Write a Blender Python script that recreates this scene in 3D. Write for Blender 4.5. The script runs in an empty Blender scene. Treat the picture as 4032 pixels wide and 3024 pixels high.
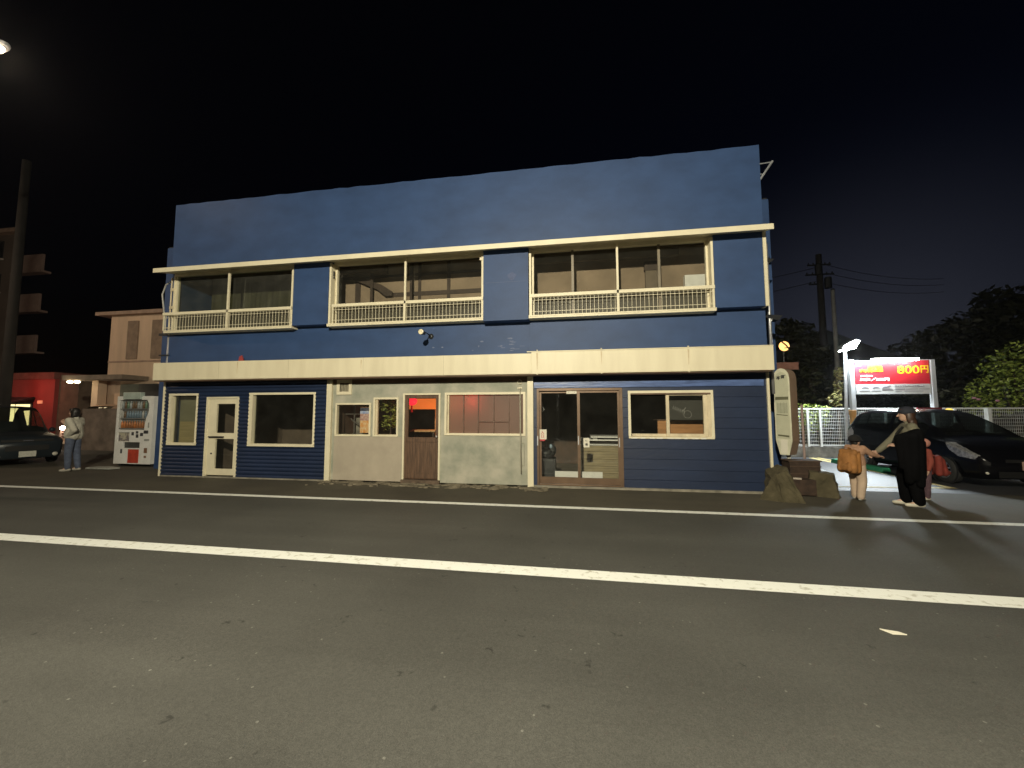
import bpy, bmesh, math, random
from math import radians as rad, sin, cos, pi
from mathutils import Vector, Matrix
random.seed(7)
S = bpy.context.scene
COL = S.collection

# ------------------------------------------------------------------ camera
cam_data = bpy.data.cameras.new("camera")
cam = bpy.data.objects.new("camera", cam_data)
COL.objects.link(cam)
cam_data.sensor_fit = 'HORIZONTAL'
cam_data.sensor_width = 36.0
cam_data.lens = 36.0 * 1518.0 / 4032.0
cam_data.clip_end = 2000
cam_data.clip_start = 0.05
cam.location = (0, -8.117, 1.55)
cam.rotation_euler = (rad(90 + 4.184), rad(0.08), rad(9.246))
S.camera = cam

# ------------------------------------------------------------------ sky
W = bpy.data.worlds.new("World")
S.world = W
W.use_nodes = True
nt = W.node_tree
bg = nt.nodes["Background"]
sky = nt.nodes.new("ShaderNodeTexSky")
sky.sky_type = 'NISHITA'
sky.sun_disc = False
sky.sun_elevation = rad(-4.0)
sky.sun_rotation = rad(38)
sky.air_density = 1.2
sky.dust_density = 2.0
sky.ozone_density = 3.0
nt.links.new(sky.outputs[0], bg.inputs[0])
bg.inputs[1].default_value = 0.055
# town glow low in the sky beyond the car park, added to the twilight
def sky_math(op, a, b):
    q = nt.nodes.new("ShaderNodeMath"); q.operation = op
    for i, v in enumerate((a, b)):
        if isinstance(v, (int, float)): q.inputs[i].default_value = v
        else: nt.links.new(v, q.inputs[i])
    return q.outputs[0]
sky_tc = nt.nodes.new("ShaderNodeTexCoord")
sky_dot = nt.nodes.new("ShaderNodeVectorMath"); sky_dot.operation = 'DOT_PRODUCT'
nt.links.new(sky_tc.outputs["Generated"], sky_dot.inputs[0]); sky_dot.inputs[1].default_value = (.555, .829, .07)
glow = sky_math('POWER', sky_math('MAXIMUM', sky_math('MULTIPLY', sky_math('SUBTRACT', sky_dot.outputs["Value"], .84), 6.25), 0.0), 3.6)
bg2 = nt.nodes.new("ShaderNodeBackground"); bg2.inputs[0].default_value = (.86, .90, 1.22, 1)
nt.links.new(sky_math('MULTIPLY', glow, .021), bg2.inputs[1])
sky_add = nt.nodes.new("ShaderNodeAddShader")
nt.links.new(bg.outputs[0], sky_add.inputs[0]); nt.links.new(bg2.outputs[0], sky_add.inputs[1])
nt.links.new(sky_add.outputs[0], nt.nodes["World Output"].inputs[0])

# ------------------------------------------------------------------ exposure
S.render.engine = 'CYCLES'
S.view_settings.view_transform = 'Standard'
S.view_settings.look = 'None'
S.view_settings.exposure = 0
S.view_settings.gamma = 1
S.cycles.use_denoising = True
S.cycles.max_bounces = 8
S.cycles.transparent_max_bounces = 12
S.cycles.caustics_reflective = False
S.cycles.caustics_refractive = False
S.cycles.sample_clamp_indirect = 4

def point_light(name, loc, power, color, radius=0.08, parent=None):
    l = bpy.data.lights.new(name, 'POINT')
    l.energy = power; l.color = color; l.shadow_soft_size = radius
    o = bpy.data.objects.new(name, l); COL.objects.link(o)
    o.location = loc
    if parent:
        o.parent = parent
        o.location = Vector(loc) - Vector(parent.location)
    return o

# ------------------------------------------------------------------ materials
MATS = {}
def new_mat(name):
    m = bpy.data.materials.new(name); m.use_nodes = True
    n = m.node_tree.nodes; b = n["Principled BSDF"]
    return m, n, m.node_tree.links, b

def mat(name, color, rough=0.6, var=0.15, scale=3.0, bump=0.0, bscale=40.0, metal=0.0, spec=0.5, stretch=None, col2=None, thresh=None):
    """painted / mineral surface: two noise octaves mixed into the colour, optional fine bump"""
    if name in MATS: return MATS[name]
    m, n, L, b = new_mat(name)
    tc = n.new("ShaderNodeTexCoord"); mp = n.new("ShaderNodeMapping")
    L.new(tc.outputs["Object"], mp.inputs[0])
    if stretch: mp.inputs["Scale"].default_value = stretch
    nz = n.new("ShaderNodeTexNoise"); nz.inputs["Scale"].default_value = scale
    nz.inputs["Detail"].default_value = 6; nz.inputs["Roughness"].default_value = 0.6
    L.new(mp.outputs[0], nz.inputs["Vector"])
    cr = n.new("ShaderNodeValToRGB")
    c2 = col2 or tuple(c * (1 - 2 * var) for c in color)
    c1 = color if col2 else tuple(min(1, c * (1 + var)) for c in color)
    cr.color_ramp.elements[0].color = (*c2, 1); cr.color_ramp.elements[1].color = (*c1, 1)
    lo, hi = thresh or (0.3, 0.7)
    cr.color_ramp.elements[0].position = lo; cr.color_ramp.elements[1].position = hi
    L.new(nz.outputs[0], cr.inputs[0]); L.new(cr.outputs[0], b.inputs["Base Color"])
    b.inputs["Roughness"].default_value = rough; b.inputs["Metallic"].default_value = metal
    b.inputs["Specular IOR Level"].default_value = spec
    if bump:
        n2 = n.new("ShaderNodeTexNoise"); n2.inputs["Scale"].default_value = bscale; n2.inputs["Detail"].default_value = 4
        L.new(mp.outputs[0], n2.inputs["Vector"])
        bp = n.new("ShaderNodeBump"); bp.inputs["Strength"].default_value = bump; bp.inputs["Distance"].default_value = 0.01
        L.new(n2.outputs[0], bp.inputs["Height"]); L.new(bp.outputs[0], b.inputs["Normal"])
    MATS[name] = m
    return m

def emit(name, color, strength):
    if name in MATS: return MATS[name]
    m, n, L, b = new_mat(name)
    b.inputs["Base Color"].default_value = (*[min(1, c * .8) for c in color], 1)
    b.inputs["Emission Color"].default_value = (*color, 1)
    b.inputs["Emission Strength"].default_value = strength
    MATS[name] = m
    return m

def sheet_fresnel(n, L, ior):
    """fresnel for a single sheet: the same from both sides"""
    g = n.new("ShaderNodeNewGeometry"); mt = n.new("ShaderNodeMath"); mt.operation = 'MULTIPLY_ADD'
    L.new(g.outputs["Backfacing"], mt.inputs[0]); mt.inputs[1].default_value = 1 / ior - ior; mt.inputs[2].default_value = ior
    fr = n.new("ShaderNodeFresnel"); L.new(mt.outputs[0], fr.inputs[0])
    return fr

def glass(name, tint=(0.8, 0.85, 0.8), rough=0.02, ior=1.5, dirt=0.04):
    """window pane: clear sheet with fresnel reflection and a trace of dust"""
    if name in MATS: return MATS[name]
    m, n, L, b = new_mat(name)
    out = n["Material Output"]; n.remove(b)
    tr = n.new("ShaderNodeBsdfTransparent"); tr.inputs[0].default_value = (*tint, 1)
    gl = n.new("ShaderNodeBsdfGlossy"); gl.inputs["Roughness"].default_value = rough
    df = n.new("ShaderNodeBsdfDiffuse"); df.inputs[0].default_value = (.5, .5, .45, 1)
    fr = sheet_fresnel(n, L, ior)
    mx = n.new("ShaderNodeMixShader"); m2 = n.new("ShaderNodeMixShader")
    nz = n.new("ShaderNodeTexNoise"); nz.inputs["Scale"].default_value = 2.5; nz.inputs["Detail"].default_value = 5
    tc = n.new("ShaderNodeTexCoord"); L.new(tc.outputs["Object"], nz.inputs["Vector"])
    mt = n.new("ShaderNodeMath"); mt.operation = 'MULTIPLY'; mt.inputs[1].default_value = dirt * 2
    L.new(nz.outputs[0], mt.inputs[0])
    L.new(fr.outputs[0], mx.inputs[0]); L.new(tr.outputs[0], mx.inputs[1]); L.new(gl.outputs[0], mx.inputs[2])
    L.new(mt.outputs[0], m2.inputs[0]); L.new(mx.outputs[0], m2.inputs[1]); L.new(df.outputs[0], m2.inputs[2])
    L.new(m2.outputs[0], out.inputs[0])
    MATS[name] = m
    return m

def frosted(name, color=(.5, .5, .42), trans=(.6, .55, .5), mixf=0.5):
    if name in MATS: return MATS[name]
    m, n, L, b = new_mat(name)
    out = n["Material Output"]; n.remove(b)
    d = n.new("ShaderNodeBsdfDiffuse"); d.inputs[0].default_value = (*color, 1)
    t = n.new("ShaderNodeBsdfTranslucent"); t.inputs[0].default_value = (*trans, 1)
    g = n.new("ShaderNodeBsdfGlossy"); g.inputs["Roughness"].default_value = .55
    fr = sheet_fresnel(n, L, 1.4)
    a = n.new("ShaderNodeMixShader"); a.inputs[0].default_value = mixf
    c = n.new("ShaderNodeMixShader")
    L.new(d.outputs[0], a.inputs[1]); L.new(t.outputs[0], a.inputs[2])
    L.new(fr.outputs[0], c.inputs[0]); L.new(a.outputs[0], c.inputs[1]); L.new(g.outputs[0], c.inputs[2])
    L.new(c.outputs[0], out.inputs[0])
    MATS[name] = m
    return m

def leafmat(name, c1, c2):
    if name in MATS: return MATS[name]
    m, n, L, b = new_mat(name)
    g = n.new("ShaderNodeNewGeometry")
    cr = n.new("ShaderNodeValToRGB")
    cr.color_ramp.elements[0].color = (*c1, 1); cr.color_ramp.elements[1].color = (*c2, 1)
    L.new(g.outputs["Random Per Island"], cr.inputs[0]); L.new(cr.outputs[0], b.inputs["Base Color"])
    b.inputs["Roughness"].default_value = .45
    MATS[name] = m
    return m

def asphalt(name, base, speck=0.5, rough=.75, warm=(1, 1, 1), patches=0.2):
    m, n, L, b = new_mat(name)
    tc = n.new("ShaderNodeTexCoord")
    def noise(s, d=4, r=.6):
        q = n.new("ShaderNodeTexNoise"); q.inputs["Scale"].default_value = s; q.inputs["Detail"].default_value = d; q.inputs["Roughness"].default_value = r
        L.new(tc.outputs["Object"], q.inputs["Vector"]); return q
    def ramp(src, p0, p1, a, c):
        r = n.new("ShaderNodeValToRGB"); r.color_ramp.elements[0].position = p0; r.color_ramp.elements[1].position = p1
        r.color_ramp.elements[0].color = (a, a, a, 1); r.color_ramp.elements[1].color = (c, c, c, 1)
        L.new(src, r.inputs[0]); return r.outputs[0]
    def mul(x, y):
        k = n.new("ShaderNodeMix"); k.data_type = 'RGBA'; k.blend_type = 'MULTIPLY'; k.inputs[0].default_value = 1
        L.new(x, k.inputs[6]); L.new(y, k.inputs[7]); return k.outputs[2]
    fine = noise(160, 3, .7)
    grain = ramp(fine.outputs[0], .25, .75, 1 - speck, 1 + speck)
    big = ramp(noise(.45, 5).outputs[0], .3, .7, 1 - patches, 1 + patches)
    c = mul(grain, big)
    # dark oil spots and pale stones in the aggregate
    v = n.new("ShaderNodeTexVoronoi"); v.inputs["Scale"].default_value = 2.6
    wn = noise(9, 2); ad = n.new("ShaderNodeVectorMath"); ad.operation = 'MULTIPLY_ADD'
    L.new(wn.outputs[1], ad.inputs[0]); ad.inputs[1].default_value = (.35, .35, .35); L.new(tc.outputs["Object"], ad.inputs[2])
    L.new(ad.outputs[0], v.inputs["Vector"])
    c = mul(c, ramp(v.outputs["Distance"], .04, .10, .42, 1.0))
    v2 = n.new("ShaderNodeTexVoronoi"); v2.inputs["Scale"].default_value = 22
    L.new(tc.outputs["Object"], v2.inputs["Vector"])
    sel = n.new("ShaderNodeSeparateColor"); L.new(v2.outputs["Color"], sel.inputs[0])
    gt = n.new("ShaderNodeMath"); gt.operation = 'GREATER_THAN'; gt.inputs[1].default_value = .95; L.new(sel.outputs[0], gt.inputs[0])
    lt = n.new("ShaderNodeMath"); lt.operation = 'LESS_THAN'; lt.inputs[1].default_value = .17; L.new(v2.outputs["Distance"], lt.inputs[0])
    mm = n.new("ShaderNodeMath"); mm.operation = 'MULTIPLY'; L.new(gt.outputs[0], mm.inputs[0]); L.new(lt.outputs[0], mm.inputs[1])
    c = mul(c, ramp(mm.outputs[0], 0, 1, 1.0, 2.3))
    mpw = n.new("ShaderNodeMapping"); mpw.inputs["Scale"].default_value = (.06, 1.0, 1.0); L.new(tc.outputs["Object"], mpw.inputs[0])
    wear = noise(1.1, 4); L.new(mpw.outputs[0], wear.inputs["Vector"])
    c = mul(c, ramp(wear.outputs[0], .35, .65, .86, 1.12))
    coarse = noise(38, 3, .75); c = mul(c, ramp(coarse.outputs[0], .3, .7, .86, 1.14))
    bc = n.new("ShaderNodeRGB"); bc.outputs[0].default_value = (base[0] * warm[0], base[1] * warm[1], base[2] * warm[2], 1)
    L.new(mul(c, bc.outputs[0]), b.inputs["Base Color"])
    b.inputs["Roughness"].default_value = rough
    bp = n.new("ShaderNodeBump"); bp.inputs["Strength"].default_value = .5; bp.inputs["Distance"].default_value = .006
    L.new(fine.outputs[0], bp.inputs["Height"]); L.new(bp.outputs[0], b.inputs["Normal"])
    MATS[name] = m
    return m

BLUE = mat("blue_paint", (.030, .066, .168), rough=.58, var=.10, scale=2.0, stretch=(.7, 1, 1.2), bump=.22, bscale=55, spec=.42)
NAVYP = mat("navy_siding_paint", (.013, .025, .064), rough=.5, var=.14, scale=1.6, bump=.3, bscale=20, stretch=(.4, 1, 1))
BLUE2 = mat("blue_paint_lintel", (.10, .16, .36), rough=.33, var=.25, scale=9, bump=.3, bscale=20, stretch=(.3, 1, 3))
CREAM = mat("cream_paint", (.74, .68, .50), rough=.5, var=.05, scale=2.5, bump=.12, bscale=25)
CREAM_WORN = mat("cream_paint_weathered", (.66, .57, .40), rough=.6, var=.14, scale=6, bump=.15, bscale=30, stretch=(1, 1, .5))
PLASTER = mat("grey_plaster", (.44, .42, .345), rough=.85, scale=2.1, bump=.5, bscale=9, col2=(.265, .28, .225), thresh=(.36, .66), var=.1)
PLASTER2 = mat("beige_plaster", (.41, .36, .285), rough=.85, var=.07, scale=2.2, bump=.25, bscale=30)
BROWN = mat("brown_board", (.16, .10, .065), rough=.7, var=.2, scale=6, stretch=(.4, 1, 1), bump=.1)
WOOD = mat("door_wood", (.15, .085, .05), rough=.65, scale=7, stretch=(4, 4, .35), col2=(.06, .035, .022), thresh=(.32, .68), bump=.2, bscale=20)
ALU = mat("bronze_aluminium", (.17, .11, .07), rough=.4, var=.12, scale=4, metal=.3)
STEEL = mat("galvanised_steel", (.50, .51, .53), rough=.4, var=.12, scale=9, metal=.6)
DARK = mat("dark_metal", (.025, .027, .03), rough=.4, var=.2, scale=8)
WHITE = mat("white_enamel", (.72, .72, .70), rough=.4, var=.06, scale=5, bump=.05)
CONC = mat("concrete", (.27, .25, .20), rough=.9, var=.22, scale=5, bump=.4, bscale=50)
BLACKRUB = mat("tyre_rubber", (.02, .02, .02), rough=.8, var=.2, scale=20)
PANE = glass("clear_glass", tint=(.93, .94, .90), dirt=.02)
PANE_DUSTY = glass("dusty_glass", tint=(.62, .64, .55), dirt=.055)
FROST = frosted("frosted_glass", (.085, .082, .06), (.45, .42, .34), .3)
FROST_PINK = frosted("frosted_glass_warm", (.22, .155, .12), (.80, .62, .50), .45)

# ------------------------------------------------------------------ mesh helpers
class MB:
    def __init__(s): s.v = []; s.f = []
    def add(s, vs, fs):
        o = len(s.v); s.v += [tuple(p) for p in vs]; s.f += [tuple(i + o for i in f) for f in fs]; return s
    def box(s, x0, x1, y0, y1, z0, z1):
        return s.add([(x0, y0, z0), (x1, y0, z0), (x1, y1, z0), (x0, y1, z0), (x0, y0, z1), (x1, y0, z1), (x1, y1, z1), (x0, y1, z1)],
                     [(0, 3, 2, 1), (4, 5, 6, 7), (0, 1, 5, 4), (1, 2, 6, 5), (2, 3, 7, 6), (3, 0, 4, 7)])
    def prism_y(s, poly, y0, y1):
        """poly in x,z (counter clockwise seen from -Y) extruded along y"""
        n = len(poly)
        return s.add([(x, y0, z) for x, z in poly] + [(x, y1, z) for x, z in poly],
                     [tuple(range(n)), tuple(range(2 * n - 1, n - 1, -1))] + [(i, i + n, (i + 1) % n + n, (i + 1) % n) for i in range(n)])
    def prism_x(s, poly, x0, x1):
        n = len(poly)
        return s.add([(x0, y, z) for y, z in poly] + [(x1, y, z) for y, z in poly],
                     [tuple(range(n)), tuple(range(2 * n - 1, n - 1, -1))] + [(i, i + n, (i + 1) % n + n, (i + 1) % n) for i in range(n)])
    def prism_z(s, poly, z0, z1):
        n = len(poly)
        return s.add([(x, y, z0) for x, y in poly] + [(x, y, z1) for x, y in poly],
                     [tuple(range(n - 1, -1, -1)), tuple(range(n, 2 * n))] + [(i, (i + 1) % n, (i + 1) % n + n, i + n) for i in range(n)])
    def tube(s, pts, r, seg=10, caps=True):
        pts = [Vector(p) for p in pts]; rs = r if isinstance(r, (list, tuple)) else [r] * len(pts)
        vs = []; fs = []; up = None
        for i, p in enumerate(pts):
            d = (pts[min(i + 1, len(pts) - 1)] - pts[max(i - 1, 0)]).normalized()
            if up is None or abs(up.dot(d)) > .98:
                up = Vector((0, 0, 1)) if abs(d.z) < .9 else Vector((1, 0, 0))
            a = d.cross(up).normalized(); b2 = a.cross(d).normalized(); up = b2
            for k in range(seg):
                t = 2 * pi * k / seg
                vs.append(p + (a * cos(t) + b2 * sin(t)) * rs[i])
        for i in range(len(pts) - 1):
            for k in range(seg):
                k2 = (k + 1) % seg
                fs.append((i * seg + k, i * seg + k2, (i + 1) * seg + k2, (i + 1) * seg + k))
        if caps:
            fs.append(tuple(range(seg - 1, -1, -1))); o = (len(pts) - 1) * seg; fs.append(tuple(range(o, o + seg)))
        return s.add(vs, fs)
    def lathe(s, prof, c=(0, 0, 0), axis='z', seg=24):
        """prof: (radius, height) pairs"""
        vs = []; fs = []; n = len(prof)
        for k in range(seg):
            t = 2 * pi * k / seg
            for r, h in prof:
                a, b2 = r * cos(t), r * sin(t)
                p = {'z': (a, b2, h), 'y': (a, h, b2), 'x': (h, a, b2)}[axis]
                vs.append((p[0] + c[0], p[1] + c[1], p[2] + c[2]))
        for k in range(seg):
            k2 = (k + 1) % seg
            for i in range(n - 1):
                fs.append((k * n + i, k2 * n + i, k2 * n + i + 1, k * n + i + 1))
        return s.add(vs, fs)
    def ellipsoid(s, c, r, seg=20, rings=12, rot=None):
        vs = []; fs = []
        for i in range(rings + 1):
            ph = pi * i / rings
            for k in range(seg):
                t = 2 * pi * k / seg
                p = Vector((r[0] * sin(ph) * cos(t), r[1] * sin(ph) * sin(t), r[2] * cos(ph)))
                if rot: p = rot @ p
                vs.append(p + Vector(c))
        for i in range(rings):
            for k in range(seg):
                k2 = (k + 1) % seg
                fs.append((i * seg + k, (i + 1) * seg + k, (i + 1) * seg + k2, i * seg + k2))
        return s.add(vs, fs)
    def capsule(s, p0, p1, r0, r1, seg=12):
        p0, p1 = Vector(p0), Vector(p1); d = (p1 - p0)
        L = max(d.length, 1e-5); d = d / L
        pts = []; rs = []
        for a in (-80, -55, -30, 0): pts.append(p0 + d * r0 * sin(rad(a))); rs.append(r0 * cos(rad(a)))
        for a in (0, 30, 55, 80): pts.append(p1 + d * r1 * sin(rad(a))); rs.append(r1 * cos(rad(a)))
        return s.tube(pts, rs, seg)
    def build(s, name, material, parent=None, smooth=False, bevel=0, base=None):
        off = Vector(base) if base is not None else (wloc(parent) if parent else Vector((0, 0, 0)))
        me = bpy.data.meshes.new(name)
        me.from_pydata([tuple(Vector(p) - off) for p in s.v], [], s.f); me.update()
        bm = bmesh.new(); bm.from_mesh(me); bmesh.ops.remove_doubles(bm, verts=bm.verts, dist=1e-6)
        bmesh.ops.recalc_face_normals(bm, faces=bm.faces); bm.to_mesh(me); bm.free()
        if smooth:
            me.polygons.foreach_set("use_smooth", [True] * len(me.polygons))
        me.materials.append(material)
        o = bpy.data.objects.new(name, me); COL.objects.link(o)
        if parent: o.parent = parent
        else: o.location = off
        if bevel:
            b = o.modifiers.new("bevel", 'BEVEL'); b.width = bevel; b.segments = 2; b.limit_method = 'ANGLE'
        return o

def wloc(o):
    p = Vector((0, 0, 0))
    while o is not None: p += o.location; o = o.parent
    return p

def tag(o, label=None, cat=None, group=None, kind=None):
    if label: o["label"] = label
    if cat: o["category"] = cat
    if group: o["group"] = group
    if kind: o["kind"] = kind
    return o

def thing(name, label, cat, loc=(0, 0, 0), group=None):
    o = bpy.data.objects.new(name, None); COL.objects.link(o); o.location = loc
    o.empty_display_size = .2
    return tag(o, label, cat, group)

def copy_tree(o, parent=None):
    c = o.copy(); COL.objects.link(c)
    if parent: c.parent = parent
    for ch in list(o.children): copy_tree(ch, c)
    return c

def text(body, size, center, parent, material, name="lettering", bold=0.0, sx=1.0, rotz=0.0, y_out=.003, maxw=None):
    """flat lettering facing -Y (turned by rotz), centred on a point given in world space"""
    cu = bpy.data.curves.new("txt", 'FONT'); cu.body = body; cu.size = size
    cu.align_x = 'CENTER'; cu.align_y = 'CENTER'; cu.extrude = y_out; cu.offset = bold; cu.resolution_u = 3
    o = bpy.data.objects.new("txt", cu); COL.objects.link(o)
    bpy.context.view_layer.update()
    dg = bpy.context.evaluated_depsgraph_get()
    me = bpy.data.meshes.new_from_object(o.evaluated_get(dg))
    bpy.data.objects.remove(o); bpy.data.curves.remove(cu)
    if maxw and len(me.vertices):
        w = max(v.co.x for v in me.vertices) - min(v.co.x for v in me.vertices)
        sx = maxw / w
    if len(me.vertices):
        mx = (max(v.co.x for v in me.vertices) + min(v.co.x for v in me.vertices)) / 2
        mz = (max(v.co.y for v in me.vertices) + min(v.co.y for v in me.vertices)) / 2
    else: mx = mz = 0
    off = Vector(center) - wloc(parent)
    M = Matrix.Translation(off) @ Matrix.Rotation(rotz, 4, 'Z') @ Matrix.Rotation(pi / 2, 4, 'X') @ Matrix.Diagonal((sx, 1, 1, 1)) @ Matrix.Translation((-mx, -mz, 0))
    me.transform(M); me.materials.clear(); me.materials.append(material); me.name = name
    ob = bpy.data.objects.new(name, me); COL.objects.link(ob); ob.parent = parent
    return ob

def holes_wall(mb, x0, x1, z0, z1, y0, y1, holes):
    """slab between y0 (front) and y1 (back) with rectangular openings and their reveals"""
    xs = sorted({x0, x1, *[h[0] for h in holes], *[h[1] for h in holes]}); zs = sorted({z0, z1, *[h[2] for h in holes], *[h[3] for h in holes]})
    xs = [x for x in xs if x0 <= x <= x1]; zs = [z for z in zs if z0 <= z <= z1]
    def solid(i, j):
        if i < 0 or j < 0 or i >= len(xs) - 1 or j >= len(zs) - 1: return False
        cx, cz = (xs[i] + xs[i + 1]) / 2, (zs[j] + zs[j + 1]) / 2
        return not any(h[0] < cx < h[1] and h[2] < cz < h[3] for h in holes)
    for i in range(len(xs) - 1):
        for j in range(len(zs) - 1):
            if not solid(i, j): continue
            a, b, c, d = xs[i], xs[i + 1], zs[j], zs[j + 1]
            mb.add([(a, y0, c), (b, y0, c), (b, y0, d), (a, y0, d)], [(0, 1, 2, 3)])
            mb.add([(a, y1, c), (b, y1, c), (b, y1, d), (a, y1, d)], [(3, 2, 1, 0)])
            if not solid(i - 1, j): mb.add([(a, y0, c), (a, y0, d), (a, y1, d), (a, y1, c)], [(0, 1, 2, 3)])
            if not solid(i + 1, j): mb.add([(b, y0, c), (b, y1, c), (b, y1, d), (b, y0, d)], [(0, 1, 2, 3)])
            if not solid(i, j - 1): mb.add([(a, y0, c), (a, y1, c), (b, y1, c), (b, y0, c)], [(0, 1, 2, 3)])
            if not solid(i, j + 1): mb.add([(a, y0, d), (b, y0, d), (b, y1, d), (a, y1, d)], [(0, 1, 2, 3)])
    return mb

def siding(mb, x0, x1, z0, z1, holes, prof):
    """boards running along x: prof(z) gives how far the skin stands out (towards -Y); skips openings"""
    xs = sorted({x0, x1, *[h[0] for h in holes], *[h[1] for h in holes]})
    for i in range(len(xs) - 1):
        a, b = xs[i], xs[i + 1]; cx = (a + b) / 2
        cuts = sorted([(h[2], h[3]) for h in holes if h[0] < cx < h[1]])
        segs = []; z = z0
        for c0, c1 in cuts:
            if c0 > z: segs.append((z, c0))
            z = max(z, c1)
        if z < z1: segs.append((z, z1))
        for s0, s1 in segs:
            pz = prof(s0, s1)
            vs = []; fs = []
            for q, (z, y) in enumerate(pz): vs += [(a, -y, z), (b, -y, z)]
            for q in range(len(pz) - 1): fs.append((2 * q, 2 * q + 1, 2 * q + 3, 2 * q + 2))
            mb.add(vs, fs)
    return mb

# ================================================================== THE SETTING
def sheet(name, x0, x1, y0, y1, z, m, nx=1):
    return tag(MB().add([(x0, y0, z), (x1, y0, z), (x1, y1, z), (x0, y1, z)], [(0, 1, 2, 3)]).build(name, m), kind="structure")

ASPH_ROAD = asphalt("road_asphalt", (.060, .060, .054), speck=.45, rough=.72)
ASPH_OLD = asphalt("verge_asphalt", (.062, .055, .039), speck=.5, rough=.85, patches=.35)
ASPH_PARK = asphalt("car_park_asphalt", (.045, .046, .05), speck=.4, rough=.55, patches=.25)
sheet("ground", -400, 400, -400, 400, 0, ASPH_OLD)
sheet("road", -200, 200, -16.6, -1.55, .004, ASPH_ROAD)
sheet("car_park", 4.95, 30, 0.55, 6.6, .004, ASPH_PARK)
LINE = mat("road_marking", (.78, .80, .76), rough=.7, scale=14, col2=(.46, .45, .38), thresh=(.3, .45), bump=.2, bscale=80)
LINE_Y = mat("yellow_marking", (.62, .50, .20), rough=.7, scale=14, col2=(.45, .36, .15), thresh=(.25, .5))
def marking(name, pts, z, m):
    return tag(MB().add([(x, y, z) for x, y in pts], [tuple(range(len(pts)))]).build(name, m), kind="structure")
marking("road_edge_line", [(-200, -1.75), (200, -1.75), (200, -1.605), (-200, -1.605)], .008, LINE)
marking("road_centre_line", [(-200, -4.365), (200, -4.365), (200, -4.155), (-200, -4.155)], .008, LINE)
marking("parking_line", [(7.44, 1.15), (7.58, 1.1), (7.88, 6.45), (7.76, 6.5)], .008, LINE_Y)
marking("parking_line", [(7.95, 4.6), (8.07, 4.6), (8.1, 6.5), (7.98, 6.5)], .008, LINE_Y)
marking("parking_line", [(5.05, .88), (7.45, 1.08), (7.45, 1.2), (5.05, 1.0)], .008, LINE_Y)

# ================================================================== THE BLUE BUILDING
B = thing("shop_building", "two-storey blue shop building with cream trim and a grey plaster middle bay", "building", (-3.2, 0, 0))
XL, XR = -10.10, 3.70
win_up = [(-9.97, -6.50), (-5.52, -1.93), (-.90, 2.70)]
# upper front wall
mb = MB(); holes_wall(mb, XL, XR, 2.34, 5.14, 0, .12, [(a, b, 3.58, 5.02) for a, b in win_up])
mb.box(XL, XL + .1, .12, 1.0, 0, 6.85); mb.box(XR - .1, XR, .12, 1.0, 0, 6.85)
mb.build("wall", BLUE, B)
# false-front parapet with a slightly uneven top edge
mb = MB(); n = 60; pz = []
for i in range(n + 1):
    x = -10.13 + 13.86 * i / n
    pz.append((x, 6.915 + random.uniform(-.012, .012)))
poly = [(-10.13, 5.14), (3.73, 5.14)] + pz[::-1]
mb.prism_y(poly, -.012, .14); mb.build("parapet", BLUE, B)
MB().box(-.955, -.935, -.008, 0, 2.7, 3.5).build("wall_seam", BLUE, B)
# rear house, wider than the front
mb = MB(); mb.box(-11.58, 4.33, 1.0, 1.12, 0, 6.0); mb.box(-11.58, -11.46, 1.12, 8.5, 0, 6.0); mb.box(4.21, 4.33, 1.12, 8.5, 0, 6.0); mb.box(-11.46, 4.21, 8.38, 8.5, 0, 6.0)
holes = MB(); 
rw = MB(); holes_wall(rw, -11.58, 4.33, 0, 6.3, 1.0, 1.12, [(-9.95, 3.55, .05, 2.5), (-9.95, 3.55, 2.95, 5.2)])
rw.box(-11.58, -11.46, 1.12, 8.5, 0, 6.3); rw.box(4.21, 4.33, 1.12, 8.5, 0, 6.3); rw.box(-11.46, 4.21, 8.38, 8.5, 0, 6.3)
rw.build("rear_wall", BLUE, B)
MB().box(-11.56, 4.31, 1.02, 8.48, 6.301, 6.34).build("roof", DARK, B)
# eave board under the parapet
ev = MB().prism_x([(-.5, 4.94), (-.5, 5.045), (0.0, 5.22), (0.0, 5.085), (-.475, 4.96), (-.475, 4.94)][::-1], -10.07, 3.69)
ev.build("eave", CREAM, B)

# awning board
AWN = mat("awning_paint", (.74, .68, .50), rough=.5, scale=1.1, stretch=(3.5, 1, .5), col2=(.655, .595, .43), thresh=(.3, .62), bump=.12, bscale=12)
aw = MB(); aw.box(-10.03, -.86, -.38, 0, 2.325, 2.745); aw.build("awning", AWN, B, bevel=.006)
aw = MB(); aw.box(-.86, 3.63, -.392, 0, 2.32, 2.765)
for x in (-.74, .53, 2.15): aw.box(x - .012, x + .012, -.40, -.36, 2.765, 2.81); aw.box(x - .014, x + .014, -.402, -.392, 2.30, 2.35)
aw.box(-.95, 3.63, -.40, -.36, 2.765, 2.785)
aw.build("awning", AWN, B, bevel=.004)
MB().box(-10.0, 3.6, -.36, -.015, 2.30, 2.318).build("awning_soffit", BROWN, B)

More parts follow.
